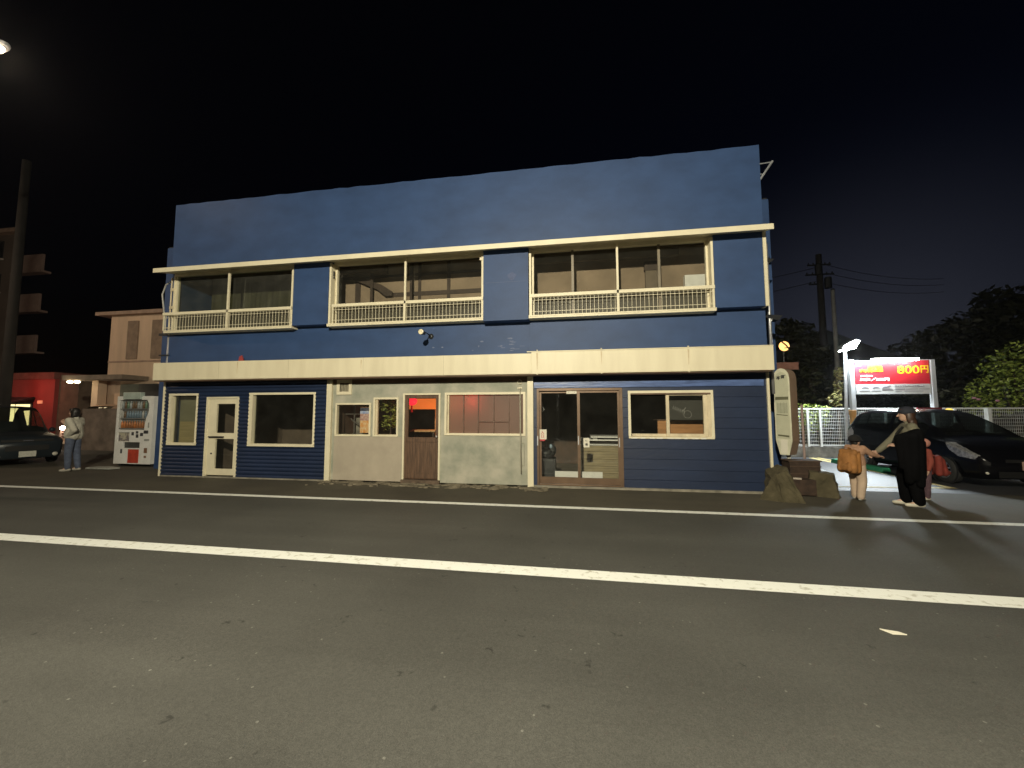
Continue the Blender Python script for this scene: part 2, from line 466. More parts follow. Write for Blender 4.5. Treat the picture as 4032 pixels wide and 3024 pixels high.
# rust runs below the awning clips and a patch plate
for (x, z0, z1, w_) in ((-.74, 2.40, 2.745, .018), (.53, 2.5, 2.745, .014), (2.15, 2.45, 2.745, .016), (-4.6, 2.5, 2.70, .012), (-7.7, 2.45, 2.72, .014)):
    MB().prism_y([(x - w_ * .3, z0), (x + w_ * .2, z0), (x + w_, z1), (x - w_, z1)], -.3945 if x > -.86 else -.3825, -.392 if x > -.86 else -.38).build("rust_run", mat("rust_stain", (.50, .39, .24), rough=.7, scale=30, col2=(.62, .53, .36)), B)
for x in (-8.2, -6.38, -4.55, -2.72): MB().box(x - .002, x + .002, -.382, -.38, 2.327, 2.743).build("panel_joint", mat("joint_dark", (.40, .35, .24), rough=.7), B)
# posts
for (x0, x1, d) in ((-10.115, -10.07, .05), (-5.625, -5.50, .07), (-.985, -.86, .07), (3.645, 3.69, .05)):
    MB().box(x0, x1, -d, .0, 0.0, 2.32).build("post", CREAM, B, bevel=.004)

# shutter boxes between the upper windows
def shutter_box(x0, x1, z0, z1, d):
    m = MB(); m.box(x0, x1, -d, -.001, z0, z1)
    m.box(x0 - .004, x1 + .004, -d - .006, -d, z1 - .03, z1)
    return m.build("shutter_box", BLUE, B, bevel=.005)
shutter_box(-6.48, -5.57, 3.57, 5.03, .20)
shutter_box(-1.90, -.93, 3.48, 5.01, .25)
sb = shutter_box(2.73, 3.62, 3.57, 5.03, .20)
MB().box(3.625, 3.685, -.205, -.001, 3.57, 5.03).build("corner_trim", CREAM, B)

# upper windows: frame > pane, railing, front post
def upper_window(x0, x1, xm, z_sill, jl, jr, stiles, dusty, extend=0):
    fr = MB()
    fr.box(x0, x1, -.04, .06, 5.0, 5.075)                   # head
    fr.box(x0 - .02, x1 + .02, -.215, .06, z_sill - .035, z_sill)   # sill
    fr.box(x0 - .02, x1 + .02, -.22, -.18, z_sill, z_sill + .03)
    fr.box(x0, x0 + .045, jl, .06, z_sill, 5.0)
    fr.box(x1 - .045, x1, jr, .06, z_sill, 5.0)
    fr.box(x0 + .045, x0 + .085, -.03, .05, z_sill, 5.0); fr.box(x1 - .085, x1 - .045, -.03, .05, z_sill, 5.0)
    fr.box(x0 + .085, x1 - .085, -.02, .05, 4.0, 4.05)      # transom
    fr.box(xm - .022, xm + .022, -.225, -.18, z_sill + .03, 5.03)
    w = fr.build("window", CREAM, B, bevel=.003)
    p = MB().add([(x0 + .06, .012, 4.04), (x1 - .06, .012, 4.04), (x1 - .06, .012, 5.0), (x0 + .06, .012, 5.0)], [(0, 1, 2, 3)]).build("pane", dusty, w)
    MB().add([(x0 + .06, .012, z_sill), (x1 - .06, .012, z_sill), (x1 - .06, .012, 4.0), (x0 + .06, .012, 4.0)], [(0, 1, 2, 3)]).build("frosted_pane", FROST, w)
    if stiles:
        for sx in stiles: MB().box(sx - .025, sx + .025, -.012, .04, z_sill, 5.0).build("sash_stile", mat("grey_sash", (.20, .17, .12), rough=.5), w)
    r = MB(); xa = x0 - .04 - extend; xb = x1 + .0
    r.box(xa, xb, -.225, -.180, 3.955, 4.02)
    r.box(xa, xb, -.206, -.197, 3.888, 3.897); r.box(xa, xb, -.206, -.197, 3.645, 3.654)
    nb = int((xb - xa) / .084)
    for i in range(1, nb + 1):
        x = xa + (xb - xa) * i / (nb + 1)
        r.box(x - .0036, x + .0036, -.2051, -.1979, z_sill + .031, 3.955)
    r.box(xm - .024, xm + .024, -.232, -.2255, z_sill + .031, 3.955)
    for x in (xa + .02, xb - .03): r.box(x - .012, x + .012, -.212, -.19, z_sill + .031, 3.955)
    if extend > 0: r.box(xa, xa + .03, -.18, -.0, 3.96, 4.015); r.box(xa, xa + .01, -.197, 0, 3.64, 3.65)
    r.build("railing", CREAM, w)
    return w
upper_window(-10.0, -6.50, -8.22, 3.545, -.05, -.19, [], PANE_DUSTY, extend=.02)
upper_window(-5.56, -1.91, -3.69, 3.545, -.2, -.2, [], PANE, extend=-.14)
upper_window(-.92, 2.725, .89, 3.545, -.2, -.2, [-.01, 1.745], PANE, extend=-.07)
MB().box(-5.515, -5.49, -.13, -.10, 4.72, 4.83).box(-5.515, -5.48, -.125, -.105, 4.66, 4.70).build("window_latch", DARK, B)
MB().box(-1.99, -1.93, -.215, -.18, 4.83, 4.89).build("bracket", CREAM, B)

# ---- left bay: corrugated blue boards
hl = [(-9.93, -9.10, .76, 2.02), (-8.85, -7.95, 0, 1.93), (-7.66, -5.93, .76, 2.02)]
def corr(s0, s1):
    out = []; z = s0
    while z < s1 - 1e-4:
        ph = (z / .089) % 1
        out.append((z, .004 + .030 * (abs(sin(pi * ph)) ** .55))); z += .00445
    out.append((s1, .012)); return out
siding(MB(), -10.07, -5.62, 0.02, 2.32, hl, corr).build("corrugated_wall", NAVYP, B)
def wavy_frame(x0, x1, z0, z1, name="window"):
    """window lined with cream boards whose outer edges follow the corrugation"""
    f = MB(); t = .07
    f.box(x0, x1, -.05, .06, z1 - .05, z1); f.box(x0, x1, -.055, .06, z0, z0 + .06)
    zz = [z0 + (z1 - z0) * i / 84 for i in range(85)]
    for side in (-1, 1):
        poly_o = [((x0 if side < 0 else x1) + side * .018 * abs(sin(pi * z / .089)), z) for z in zz]
        inner = x0 + t * 1.3 if side < 0 else x1 - t * .55
        vs = []; fs = []
        for (x, z) in poly_o: vs += [(x, -.042, z), (inner, -.046, z)]
        for i in range(len(zz) - 1): fs.append((2 * i, 2 * i + 1, 2 * i + 3, 2 * i + 2))
        f.add(vs, fs)
        a, b = (x0 + .02, inner) if side < 0 else (inner, x1 - .02)
        f.box(a, b, -.041, .06, z0 + .06, z1 - .05)
    w = f.build(name, CREAM, B)
    return w
w = wavy_frame(*hl[0]); MB().add([(-9.83, .03, .82), (-9.15, .03, .82), (-9.15, .03, 1.97), (-9.83, .03, 1.97)], [(0, 1, 2, 3)]).build("pane", PANE_DUSTY, w)
w = wavy_frame(*hl[2]); MB().add([(-7.57, .03, .82), (-5.97, .03, .82), (-5.97, .03, 1.97), (-7.57, .03, 1.97)], [(0, 1, 2, 3)]).build("pane", PANE, w)
# glazed cream door
d = MB(); holes_wall(d, -8.80, -8.0, .06, 1.88, -.02, .03, [(-8.57, -8.06, 1.06, 1.76), (-8.57, -8.06, .21, .92)])
d.box(-8.85, -8.80, -.045, .06, .03, 1.93); d.box(-8.0, -7.95, -.045, .06, .03, 1.93); d.box(-8.80, -8.0, -.045, .06, 1.885, 1.93)
door = d.build("glazed_door", CREAM, B, bevel=.003)
MB().add([(-8.59, .01, 1.04), (-8.04, .01, 1.04), (-8.04, .01, 1.78), (-8.59, .01, 1.78)], [(0, 1, 2, 3)]).add([(-8.59, .01, .19), (-8.04, .01, .19), (-8.04, .01, .94), (-8.59, .01, .94)], [(0, 1, 2, 3)]).build("pane", PANE, door)
MB().box(-8.72, -8.31, -.075, -.05, .955, .985).box(-8.70, -8.68, -.05, -.018, .96, .98).box(-8.35, -8.33, -.05, -.018, .96, .98).build("push_bar", DARK, door)
MB().lathe([(0, -.034), (.018, -.034), (.022, -.018)], (-8.66, 0, .57), 'y', 12).build("lock", DARK, door)
MB().box(-10.05, -5.62, -.06, 0.02, 0, .03).build("footing", CONC, B)

# ---- middle bay: grey plaster
hm = [(-5.33, -5.09, 2.0, 2.25), (-5.41, -4.55, 1.02, 1.76), (-4.48, -3.89, 1.02, 1.88), (-3.74, -2.93, .05, 1.955), (-2.80, -1.04, 1.06, 1.97)]
mb = MB(); holes_wall(mb, -5.50, -.985, .03, 2.32, -.005, .11, hm); mb.build("plaster_wall", PLASTER, B)
MB().box(-5.44, -3.80, -.012, -.005, .03, 1.005).build("plaster_panel", PLASTER2, B)
MB().box(-5.50, -.985, -.018, -.005, 2.2, 2.30).build("awning_shade_strip", BROWN, B)  # brown strip stands for the awning's shadow on the plaster
def box_frame(x0, x1, z0, z1, t, name="window", m=CREAM, y0=-.03, y1=.06, tb=None):
    f = MB(); tb = tb or t
    f.box(x0, x1, y0, y1, z1 - t, z1); f.box(x0, x1, y0, y1, z0, z0 + tb)
    f.box(x0, x0 + t, y0, y1, z0 + tb, z1 - t); f.box(x1 - t, x1, y0, y1, z0 + tb, z1 - t)
    return f.build(name, m, B, bevel=.004)
def pane(w, x0, x1, z0, z1, y=.03, m=PANE, name="pane"):
    return MB().add([(x0, y, z0), (x1, y, z0), (x1, y, z1), (x0, y, z1)], [(0, 1, 2, 3)]).build(name, m, w)
w = box_frame(-5.40, -5.03, 1.955, 2.295, .07, name="vent", y0=-.035)
v = MB()
for i in range(6): v.box(-5.31 + i * .038, -5.295 + i * .038, -.01, .03, 2.02, 2.23)
v.build("louvre", mat("vent_slat", (.42, .38, .28), rough=.6), w); MB().box(-5.33, -5.09, .05, .06, 2.02, 2.23).build("vent_back", DARK, w)
w = box_frame(-5.42, -4.545, 1.01, 1.765, .04); pane(w, -5.38, -4.58, 1.05, 1.73)
w = box_frame(-4.485, -3.885, 1.01, 1.885, .042); pane(w, -4.45, -3.92, 1.05, 1.85)
MB().box(-4.44, -4.39, -.0, .05, 1.055, 1.84).build("sash_stile", CREAM_WORN, w)
w = box_frame(-2.81, -1.03, 1.05, 1.98, .05); pane(w, -2.76, -1.08, 1.1, 1.93, y=.04, m=FROST_PINK, name="frosted_pane")
mt = MB()
for x in (-2.39, -2.06, -1.72, -1.385): mt.box(x - .011, x + .011, .012, .036, 1.1, 1.93)
mt.box(-2.05, -1.39, .010, .034, 1.335, 1.36); mt.box(-1.13, -1.08, .0, .036, 1.1, 1.93)
mt.build("muntin", mat("brown_sash", (.13, .075, .05), rough=.55), w)
MB().box(-2.75, -2.71, -.01, .036, 1.1, 1.93).build("sash_stile", CREAM_WORN, w)
# wooden door, white casing
f = MB(); f.box(-3.775, -3.735, -.03, .05, .03, 1.97); f.box(-2.945, -2.905, -.03, .05, .03, 1.97); f.box(-3.735, -2.945, -.03, .05, 1.935, 1.97)
f.build("door_casing", CREAM, B)
d = MB(); holes_wall(d, -3.735, -2.945, .1, 1.93, .0, .045, [(-3.66, -3.02, 1.0, 1.86)])
for i in range(7): d.box(-3.64 + i * .093, -3.56 + i * .093, -.006, 0, .22, .86)
d.box(-3.70, -2.98, -.012, 0, .90, .97); d.box(-3.70, -2.98, -.010, 0, .12, .2)
door = d.build("wooden_door", WOOD, B, bevel=.003)
pane(door, -3.67, -3.01, .99, 1.87, y=.02)
MB().ellipsoid((-2.985, -.04, 1.02), (.022, .022, .022)).box(-2.99, -2.98, -.03, 0, 1.015, 1.025).build("knob", STEEL, door, smooth=True)
MB().box(-3.78, -2.90, -.09, .05, 0, .085).build("door_step", mat("brown_step", (.12, .085, .06), rough=.9, var=.3, scale=8), B, bevel=.01)
# gas pipe, ring bracket
MB().tube([(-1.14, -.01, 2.06), (-1.14, -.055, 2.05), (-1.135, -.06, 1.2), (-1.12, -.06, .28)], .012).tube([(-1.13, -.03, .92), (-1.06, -.03, .9), (-1.06, -.03, .45), (-1.11, -.04, .44)], .006).build("pipe", mat("pipe_paint", (.42, .40, .31), rough=.55), B, smooth=True)
MB().tube([(-1.15 + .045 * cos(t), -.03, 2.19 + .045 * sin(t)) for t in [i * .42 for i in range(15)]], .006, 6).build("cable_ring", CREAM, B)
MB().box(-1.20, -1.10, -.03, -.005, 2.05, 2.075).build("pipe_clip", CREAM, B)

# ---- right bay: blue planks
hr = [(-.79, .955, .05, 2.045), (1.08, 2.67, 1.03, 1.97)]
def plank(s0, s1):
    out = []; k0 = int(math.floor(s0 / .205)); z = s0
    out.append((s0, .006 + .006 * (1 - (s0 / .205) % 1)))
    k = k0 + 1
    while k * .205 < s1 - .01:
        zz = k * .205; out += [(zz - .006, .007), (zz - .004, .001), (zz + .001, .001), (zz + .003, .0125)]; k += 1
    out.append((s1, .008)); return out
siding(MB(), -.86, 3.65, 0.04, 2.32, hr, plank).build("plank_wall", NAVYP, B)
MB().box(-.85, 3.6, -.022, -.004, 2.055, 2.175).build("lintel", BLUE2, B)
MB().box(-.86, 3.70, -.05, .02, 0, .045).build("footing", CONC, B)
MB().box(XL, XR, .121, .16, 2.36, 2.95).build("floor_beam", BROWN, B)
# sliding doors
d = MB(); Yd = .015
d.box(-.79, -.74, -.03, .07, .05, 2.045); d.box(.90, .955, -.03, .07, .05, 2.045); d.box(-.74, .90, -.03, .07, 1.995, 2.045); d.box(-.74, .90, -.03, .07, .05, .075)
sd = d.build("sliding_door", ALU, B, bevel=.003)
l1 = MB(); holes_wall(l1, -.74, .105, .08, 1.99, .035, .06, [(-.70, .05, .21, 1.95)]); l1.build("door_leaf", ALU, sd)
l2 = MB(); holes_wall(l2, .045, .90, .08, 1.99, .0, .03, [(.10, .855, .21, 1.95)]); l2.build("door_leaf", ALU, sd)
pane(sd, -.71, .06, .2, 1.96, y=.048); pane(sd, .09, .865, .2, 1.96, y=.015)
MB().box(-.785, -.765, -.04, -.03, .86, 1.05).build("handle", STEEL, sd); MB().box(.055, .075, -.012, 0, .88, 1.06).build("handle", STEEL, sd); MB().box(.87, .89, -.012, 0, .84, 1.03).build("handle", STEEL, sd)
PAPER = mat("paper", (.70, .67, .56), rough=.8, var=.03)
RED_INK = mat("red_ink", (.45, .05, .05), rough=.7); BLACK_INK = mat("black_ink", (.03, .03, .03), rough=.7)
nt1 = MB().prism_y([(-.735, .985), (-.59, .985), (-.59, 1.19), (-.735, 1.19)], .0, .004).build("notice", PAPER, sd)
text("入口", .07, (-.675, -.002, 1.09), nt1, RED_INK, bold=.002) if False else None
def vertical_text(chars, size, x, z0, dz, y, parent, m, bold=.0015):
    for i, ch in enumerate(chars): text(ch, size, (x, y, z0 - i * dz), parent, m, bold=bold, y_out=.001)
vertical_text("入口", .072, -.675, 1.125, .075, -.002, nt1, RED_INK)
MB().prism_y([(-.732, .95), (-.635, .95), (-.61, .985), (-.732, .985)], .0, .004).build("red_notice", mat("red_paper", (.5, .06, .07), rough=.7), sd)
nt2 = MB().prism_y([(.165, .83), (.285, .83), (.285, 1.02), (.165, 1.02)], -.012, -.008).build("notice", PAPER, sd)
vertical_text("準備", .055, .225, .955, .065, -.014, nt2, BLACK_INK)
nt3 = MB().prism_y([(-.17, 1.93), (.04, 1.93), (.04, 1.995), (-.17, 1.995)], -.002, .002).build("notice", PAPER, sd)
text("←　　　→", .03, (-.065, -.004, 1.963), nt3, BLACK_INK, y_out=.001)
# window beside the sliding doors
w = box_frame(1.065, 2.68, 1.02, 1.98, .05, tb=.035)
s_ = MB(); s_.box(1.80, 1.86, .005, .045, 1.06, 1.93); s_.box(2.50, 2.57, .005, .045, 1.06, 1.93); s_.box(2.57, 2.63, -.01, .06, 1.055, 1.93); s_.box(1.86, 2.50, .005, .045, 1.06, 1.12); s_.box(1.14, 1.80, .03, .06, 1.06, 1.115); s_.box(1.86, 2.5, .005, .045, 1.88, 1.93)
s_.build("sash", CREAM_WORN, w)
pane(w, 1.12, 1.83, 1.08, 1.93, y=.05); pane(w, 1.83, 2.55, 1.08, 1.93, y=.02)
MB().box(1.12, 2.63, -.03, .06, 1.9, 1.93).build("head_lining", BROWN, w)
for i in range(9):
    x = 1.12 + i * .165 + random.uniform(-.02, .02); MB().box(x, x + random.uniform(.05, .14), -.045, -.031, 1.018, 1.03 + random.uniform(0, .012)).build("sill_flake", WHITE, w)

# scuffed, flaking patches of paint under the middle shutter box
rs_ = random.Random(3)
SCUFF = mat("paint_scuff", (.17, .20, .29), rough=.7, scale=18, col2=(.07, .10, .20), thresh=(.35, .6))
for k in range(16):
    cx_, cz_ = (-1.35 + rs_.gauss(0, .22), 2.98 + rs_.gauss(0, .08)) if k < 11 else (rs_.uniform(-3.2, -1.9), rs_.uniform(2.9, 3.4))
    w_, h_ = rs_.uniform(.03, .13) * (1 if k < 11 else .5), rs_.uniform(.008, .028); n_ = 9
    if cx_ + w_ > -.97: cx_ = -1.1 - w_
    pts = [(cx_ + w_ * rs_.uniform(.5, 1) * cos(2 * pi * i / n_), cz_ + h_ * rs_.uniform(.4, 1) * sin(2 * pi * i / n_)) for i in range(n_)]
    MB().prism_y(pts, -.0025, .0).build("paint_scuff", SCUFF, B)
MB().prism_y([(-1.28 + .09 * cos(a) * (1 + .2 * sin(3 * a)), 4.42 + .08 * sin(a) * (1 + .15 * cos(4 * a))) for a in [i * pi / 10 for i in range(20)]], -.2525, -.25).build("paint_scuff", mat("faint_scuff", (.075, .105, .215), rough=.7, var=.2, scale=20), B)
MB().box(-1.85, -.96, -.2515, -.25, 4.30, 4.308).build("board_joint", mat("joint_line", (.09, .12, .22), rough=.7), B)
# ---- fittings on the blue wall
L_ = thing
wl = MB().lathe([(0, -.035), (.055, -.03), (.062, 0)], (-3.15, 0, 3.24), 'y', 16)
wl.tube([(-3.15, -.03, 3.24), (-3.16, -.22, 3.27), (-3.165, -.42, 3.27)], .011, 8)
wl = wl.build("wall_spotlight", DARK, B, smooth=True)
MB().lathe([(0, -.36), (.03, -.36), (.035, -.44), (.058, -.50), (.058, -.56)], (-3.165, 0, 3.235), 'y', 18).build("lamp_housing", DARK, wl, smooth=True)
MB().lathe([(0, -.555), (.03, -.565), (.055, -.556)], (-3.165, 0, 3.235), 'y', 18).build("lamp_lens", mat("lens_glass", (.8, .72, .5), rough=.25, var=.2, scale=40), wl, smooth=True)
MB().tube([(-10.30 + .02, .1, 4.93), (-10.42, .1, 4.86), (-10.52, .1, 4.6), (-10.45, .1, 4.25), (-10.38, .1, 3.85), (-10.36, .1, 3.62)], .018, 8).build("service_cable", mat("grey_cable", (.4, .4, .38), rough=.5), B, smooth=True)
MB().tube([(-10.07, -.04, 4.97), (-10.07, -.04, 3.5)], .016, 8).box(-10.07, -9.98, -.07, -.052, 4.62, 4.69).box(-10.07, -9.98, -.07, -.052, 4.16, 4.23).build("conduit", CREAM_WORN, B)
MB().tube([(-10.16, .06, 4.98), (-10.16, .06, 0.1)], .04, 12).build("downpipe", STEEL, B, smooth=True)
MB().box(-10.42, -10.06, .0, .05, 3.50, 3.56).box(-10.36, -10.06, -.02, .03, 2.98, 3.01).build("bracket", DARK, B)
MB().tube([(3.80, .06, 4.9), (3.80, .06, 1.9)], .028, 12).tube([(3.80, .06, 3.35), (3.86, .06, 3.42), (3.80, .02, 3.3)], .012, 6).build("downpipe", STEEL, B, smooth=True)
MB().prism_y([(3.70, 3.40), (3.95, 3.33), (3.98, 3.38), (4.02, 3.42), (3.9, 3.44), (3.74, 3.45)], .02, .2).prism_y([(3.72, 4.52), (3.86, 4.50), (3.92, 4.56), (3.74, 4.58)], .02, .12).build("bracket", DARK, B)
MB().tube([(3.70, .1, 6.15), (4.02, .1, 6.62)], .022, 8).tube([(3.70, .1, 6.58), (4.00, .1, 6.60)], .012, 8).tube([(3.70, .1, 6.38), (3.84, .1, 6.36)], .010, 8).build("sign_bracket", mat("grey_pipe", (.25, .26, .28), rough=.5), B)

# ---- rooms behind the glass
ROOM_LOW = mat("room_plaster", (.27, .205, .145), rough=.9, var=.16, scale=1.2)
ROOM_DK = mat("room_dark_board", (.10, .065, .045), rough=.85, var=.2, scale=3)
TIMBER = mat("dark_timber", (.05, .033, .024), rough=.7, var=.2, scale=5)
FLOOR_IN = mat("room_floor", (.16, .14, .10), rough=.8, var=.2, scale=2)
BOUNCE_FLOOR = mat("pale_bounce_floor", (.62, .54, .36), rough=.85, var=.08, scale=3)  # upstairs floor tone made pale to bounce light onto the room walls
PALE_CEIL = mat("pale_ceiling", (.75, .64, .50), rough=.9, var=.06)
MB().box(-9.98, 3.58, .12, 4.6, -.0, .03).build("floor", FLOOR_IN, B)
MB().box(-9.98, 3.58, .161, 1.0, 2.93, 2.96).build("floor", BOUNCE_FLOOR, B)
MB().box(-9.98, 3.58, .13, 1.0, 5.25, 5.29).build("ceiling", ROOM_DK, B)
MB().box(-9.98, 3.58, .161, 4.6, 2.5, 2.53).build("ceiling", ROOM_DK, B)
MB().box(-5.9, -1.2, .75, .80, 2.96, 5.25).build("room_wall", ROOM_LOW, B)
MB().box(-1.2, 3.5, .75, .80, 2.96, 5.25).build("room_wall", ROOM_LOW, B)
MB().box(3.4, 3.5, .16, .75, 2.96, 5.25).build("room_wall", ROOM_LOW, B)
MB().box(-1.32, -1.24, .2, .749, 2.96, 5.25).build("room_wall", ROOM_LOW, B)
MB().box(-9.9, -6.0, .9, 1.0, 2.96, 5.25).build("room_wall", mat("green_curtain", (.15, .145, .10), rough=.9, scale=3, stretch=(4, 1, .3), col2=(.06, .058, .036), thresh=(.35, .7)), B)
MB().box(-6.05, -5.95, .16, .9, 2.96, 5.25).build("room_wall", ROOM_LOW, B)
# exposed timber in the middle upstairs room
MB().box(-5.841, -1.062, 0.733, 0.75, 4.94, 4.993).build("timber_beam", TIMBER, B)
MB().box(-4.558, -1.239, 0.733, 0.749, 4.426, 4.532).build("timber_beam", TIMBER, B)
MB().box(-5.478, -5.337, 0.729, 0.749, 2.96, 4.975).build("timber_beam", TIMBER, B)
MB().box(-4.983, -4.912, 0.575, 0.596, 2.96, 5.25).build("timber_beam", TIMBER, B)
MB().box(-4.009, -3.929, 0.726, 0.749, 2.96, 5.25).build("timber_beam", TIMBER, B)
MB().box(-3.788, -3.717, 0.726, 0.749, 2.96, 5.25).build("timber_beam", TIMBER, B)
MB().box(-3.044, -2.965, 0.726, 0.749, 2.96, 5.25).build("timber_beam", TIMBER, B)
MB().prism_y([(-5.797, 5.152), (-5.797, 5.028), (-4.823, 4.603), (-4.602, 4.426), (-4.425, 4.426), (-4.425, 4.532), (-4.691, 4.709)], .62, .68).build("stair_stringer", TIMBER, B)
MB().box(-5.9, -4.6, .55, .749, 5.02, 5.25).build("bulkhead", ROOM_DK, B)
# right upstairs room
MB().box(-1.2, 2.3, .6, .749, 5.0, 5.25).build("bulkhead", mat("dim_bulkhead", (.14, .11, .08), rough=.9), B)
MB().box(1.575, 1.885, 0.645, 0.75, 4.701, 4.904).build("duct", TIMBER, B)
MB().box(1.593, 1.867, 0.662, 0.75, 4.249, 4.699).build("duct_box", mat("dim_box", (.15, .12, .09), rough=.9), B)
MB().box(2.407, 2.832, 0.61, 0.75, 4.161, 4.532).build("cupboard", WHITE, B)
# ground floor partitions
for x_ in (-5.62, -.98): MB().box(x_, x_ + .1, .13, 4.5, .03, 2.5).build("partition", ROOM_DK, B)
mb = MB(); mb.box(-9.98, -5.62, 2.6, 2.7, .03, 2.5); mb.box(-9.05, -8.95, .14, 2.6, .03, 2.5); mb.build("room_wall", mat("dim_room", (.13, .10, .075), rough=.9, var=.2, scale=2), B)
mb = MB(); mb.box(-9.9, -9.06, .22, .26, .03, 2.5); mb.build("room_wall", mat("beige_screen", (.36, .34, .27), rough=.9, var=.08), B)
MB().box(-9.76, -9.19, .12, .14, .80, 1.33).build("window_blind", mat("cream_blind", (.60, .48, .29), rough=.8, scale=20, stretch=(.1, 1, 3), var=.12), B)
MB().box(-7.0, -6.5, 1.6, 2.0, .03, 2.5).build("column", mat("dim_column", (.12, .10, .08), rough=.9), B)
mb = MB(); mb.box(-5.5, -.98, 3.6, 3.7, .03, 2.5); mb.box(-.88, 3.55, 3.6, 3.7, .03, 2.5); mb.build("room_wall", ROOM_DK, B)
mb = MB(); mb.box(-.7, 1.0, 1.0, 1.05, 2.0, 2.5); mb.build("bulkhead", mat("grey_bulkhead", (.25, .24, .19), rough=.9), B)

# ---- loose things inside, behind the glass
GLOW_RED = emit("red_lantern_paper", (1.0, .025, .05), 1.15)
t = thing("paper_lantern", "glowing red round paper lantern hanging behind the wooden door's glass", "lantern", (-4.0, .95, 1.66))
prof = []
for i in range(17):
    a = pi * i / 16; prof.append((.13 * sin(a) * (1 + .03 * (i % 2)), .11 * -cos(a)))
MB().lathe(prof, (-4.0, .95, 1.83), 'z', 20).build("lantern_shade", GLOW_RED, t, smooth=True)
MB().lathe([(0, .0), (.05, 0), (.05, .02), (0, .02)], (-4.0, .95, 1.935), 'z', 14).tube([(-4.0, .95, 1.95), (-4.0, .95, 2.5)], .004, 6).build("lantern_cap", DARK, t)
MB().tube([(-4.0, .95, 1.72), (-4.0, .95, 1.55)], [.02, .03], 8).build("tassel", mat("red_tassel", (.5, .02, .03), rough=.8), t)
point_light("lantern_glow", (-3.72, .7, 1.75), 2.5, (1, .12, .10), .08, t)
t2 = thing("wall_lantern", "red paper lantern glowing through the top left of the wide frosted window", "lantern", (-2.15, .38, 1.7))
MB().ellipsoid((-2.2, .40, 1.80), (.13, .13, .11)).build("lantern_shade", GLOW_RED, t2, smooth=True)
MB().tube([(-2.2, .40, 1.9), (-2.2, .40, 2.5)], .004, 6).build("cord", DARK, t2)
point_light("lantern_glow", (-2.2, .22, 1.80), 1.1, (1, .10, .07), .05, t2)
point_light("room_glow", (-2.65, .30, 1.76), .9, (1, .28, .10), .05, t2)
point_light("room_glow", (-1.5, .55, 1.45), 1.4, (1, .62, .5), .1, t2)
ORANGE = emit("orange_wall_glow", (1.0, .32, .06), .42)  # emission stands for lamplight falling on the orange wall inside
t = thing("glow_panel", "orange wall panel glowing as if lamplit, on a pale wooden stand behind the wooden door's glass", "screen", (-3.35, 1.3, .03))
MB().box(-4.25, -3.10, 1.3, 1.33, 1.63, 1.90).build("wall_glow_panel", ORANGE, t)
MB().box(-3.435, -3.41, 1.285, 1.298, 1.62, 1.9).box(-3.44, -3.40, 1.30, 1.34, .03, 1.62).box(-3.52, -3.49, 1.30, 1.34, .03, 1.62).build("panel_stand", mat("pale_wood", (.5, .3, .14), rough=.6), t)
point_light("panel_glow", (-3.3, .95, 1.45), 6, (1, .42, .14), .1, t)
t = thing("side_table", "small wooden table lit orange behind the lower edge of the wooden door's glass", "table", (-3.65, .95, .03))
MB().box(-3.95, -3.32, .75, 1.15, 1.08, 1.12).build("table_top", mat("pale_wood", (.5, .3, .14), rough=.6), t)
for x, y in ((-3.9, .8), (-3.37, .8), (-3.9, 1.1), (-3.37, 1.1)): MB().box(x - .02, x + .02, y - .02, y + .02, .03, 1.08).build("leg", TIMBER, t)

def leaf_cloud(centers, n, size, seed, flat=.5):
    """leaf-sized quads scattered through overlapping ellipsoids"""
    r = random.Random(seed); m = MB()
    wts = [c[1][0] * c[1][1] * c[1][2] for c in centers]
    for _ in range(n):
        (c, rr) = r.choices(centers, wts)[0]
        while True:
            p = Vector((r.uniform(-1, 1), r.uniform(-1, 1), r.uniform(-1, 1)))
            if .25 < p.length < 1: break
        q = Vector(c) + Vector((p.x * rr[0], p.y * rr[1], p.z * rr[2]))
        s = size * r.uniform(.6, 1.4)
        R = Matrix.Rotation(r.uniform(0, 2 * pi), 3, 'Z') @ Matrix.Rotation(r.gauss(0, flat), 3, 'X') @ Matrix.Rotation(r.gauss(0, flat), 3, 'Y')
        vs = [q + R @ Vector(v) * s for v in ((-.5, 0, 0), (0, -.28, .06), (.55, 0, 0), (0, .28, .06))]
        m.add(vs, [(0, 1, 2, 3)])
    return m
LEAF_IN = leafmat("indoor_leaf", (.10, .14, .02), (.38, .40, .10))
t = thing("potted_plant", "bushy yellow-green potted plant behind the taller of the two small grey-bay windows", "plant", (-4.35, .55, .03))
leaf_cloud([((-4.35, .45, 1.74), (.40, .30, .20)), ((-4.6, .5, 1.80), (.30, .28, .16)), ((-4.15, .5, 1.45), (.14, .2, .25)), ((-4.45, .6, 1.3), (.3, .25, .2))], 850, .085, 3).build("foliage", LEAF_IN, t)
MB().tube([(-4.35, .55, .25), (-4.33, .52, 1.0), (-4.3, .45, 1.7)], [.025, .02, .01], 8).build("stem", TIMBER, t)
MB().lathe([(0, .03), (.14, .03), (.19, .33), (.17, .33), (.16, .28), (0, .28)], (-4.35, .55, 0), 'z', 18).build("pot", DARK, t)
t = thing("wall_poster", "bright poster, blue and white above orange, behind the right edge of the square grey-bay window", "poster", (-4.72, .35, 1.06))
MB().box(-5.02, -4.73, .35, .36, 1.07, 1.68).build("poster_sheet", mat("orange_print", (.70, .30, .08), rough=.6, scale=14, col2=(.75, .62, .40), thresh=(.35, .6)), t)
MB().box(-5.02, -4.73, .345, .349, 1.36, 1.52).build("poster_band", mat("pale_print", (.62, .50, .45), rough=.6, scale=20, col2=(.35, .12, .12)), t)
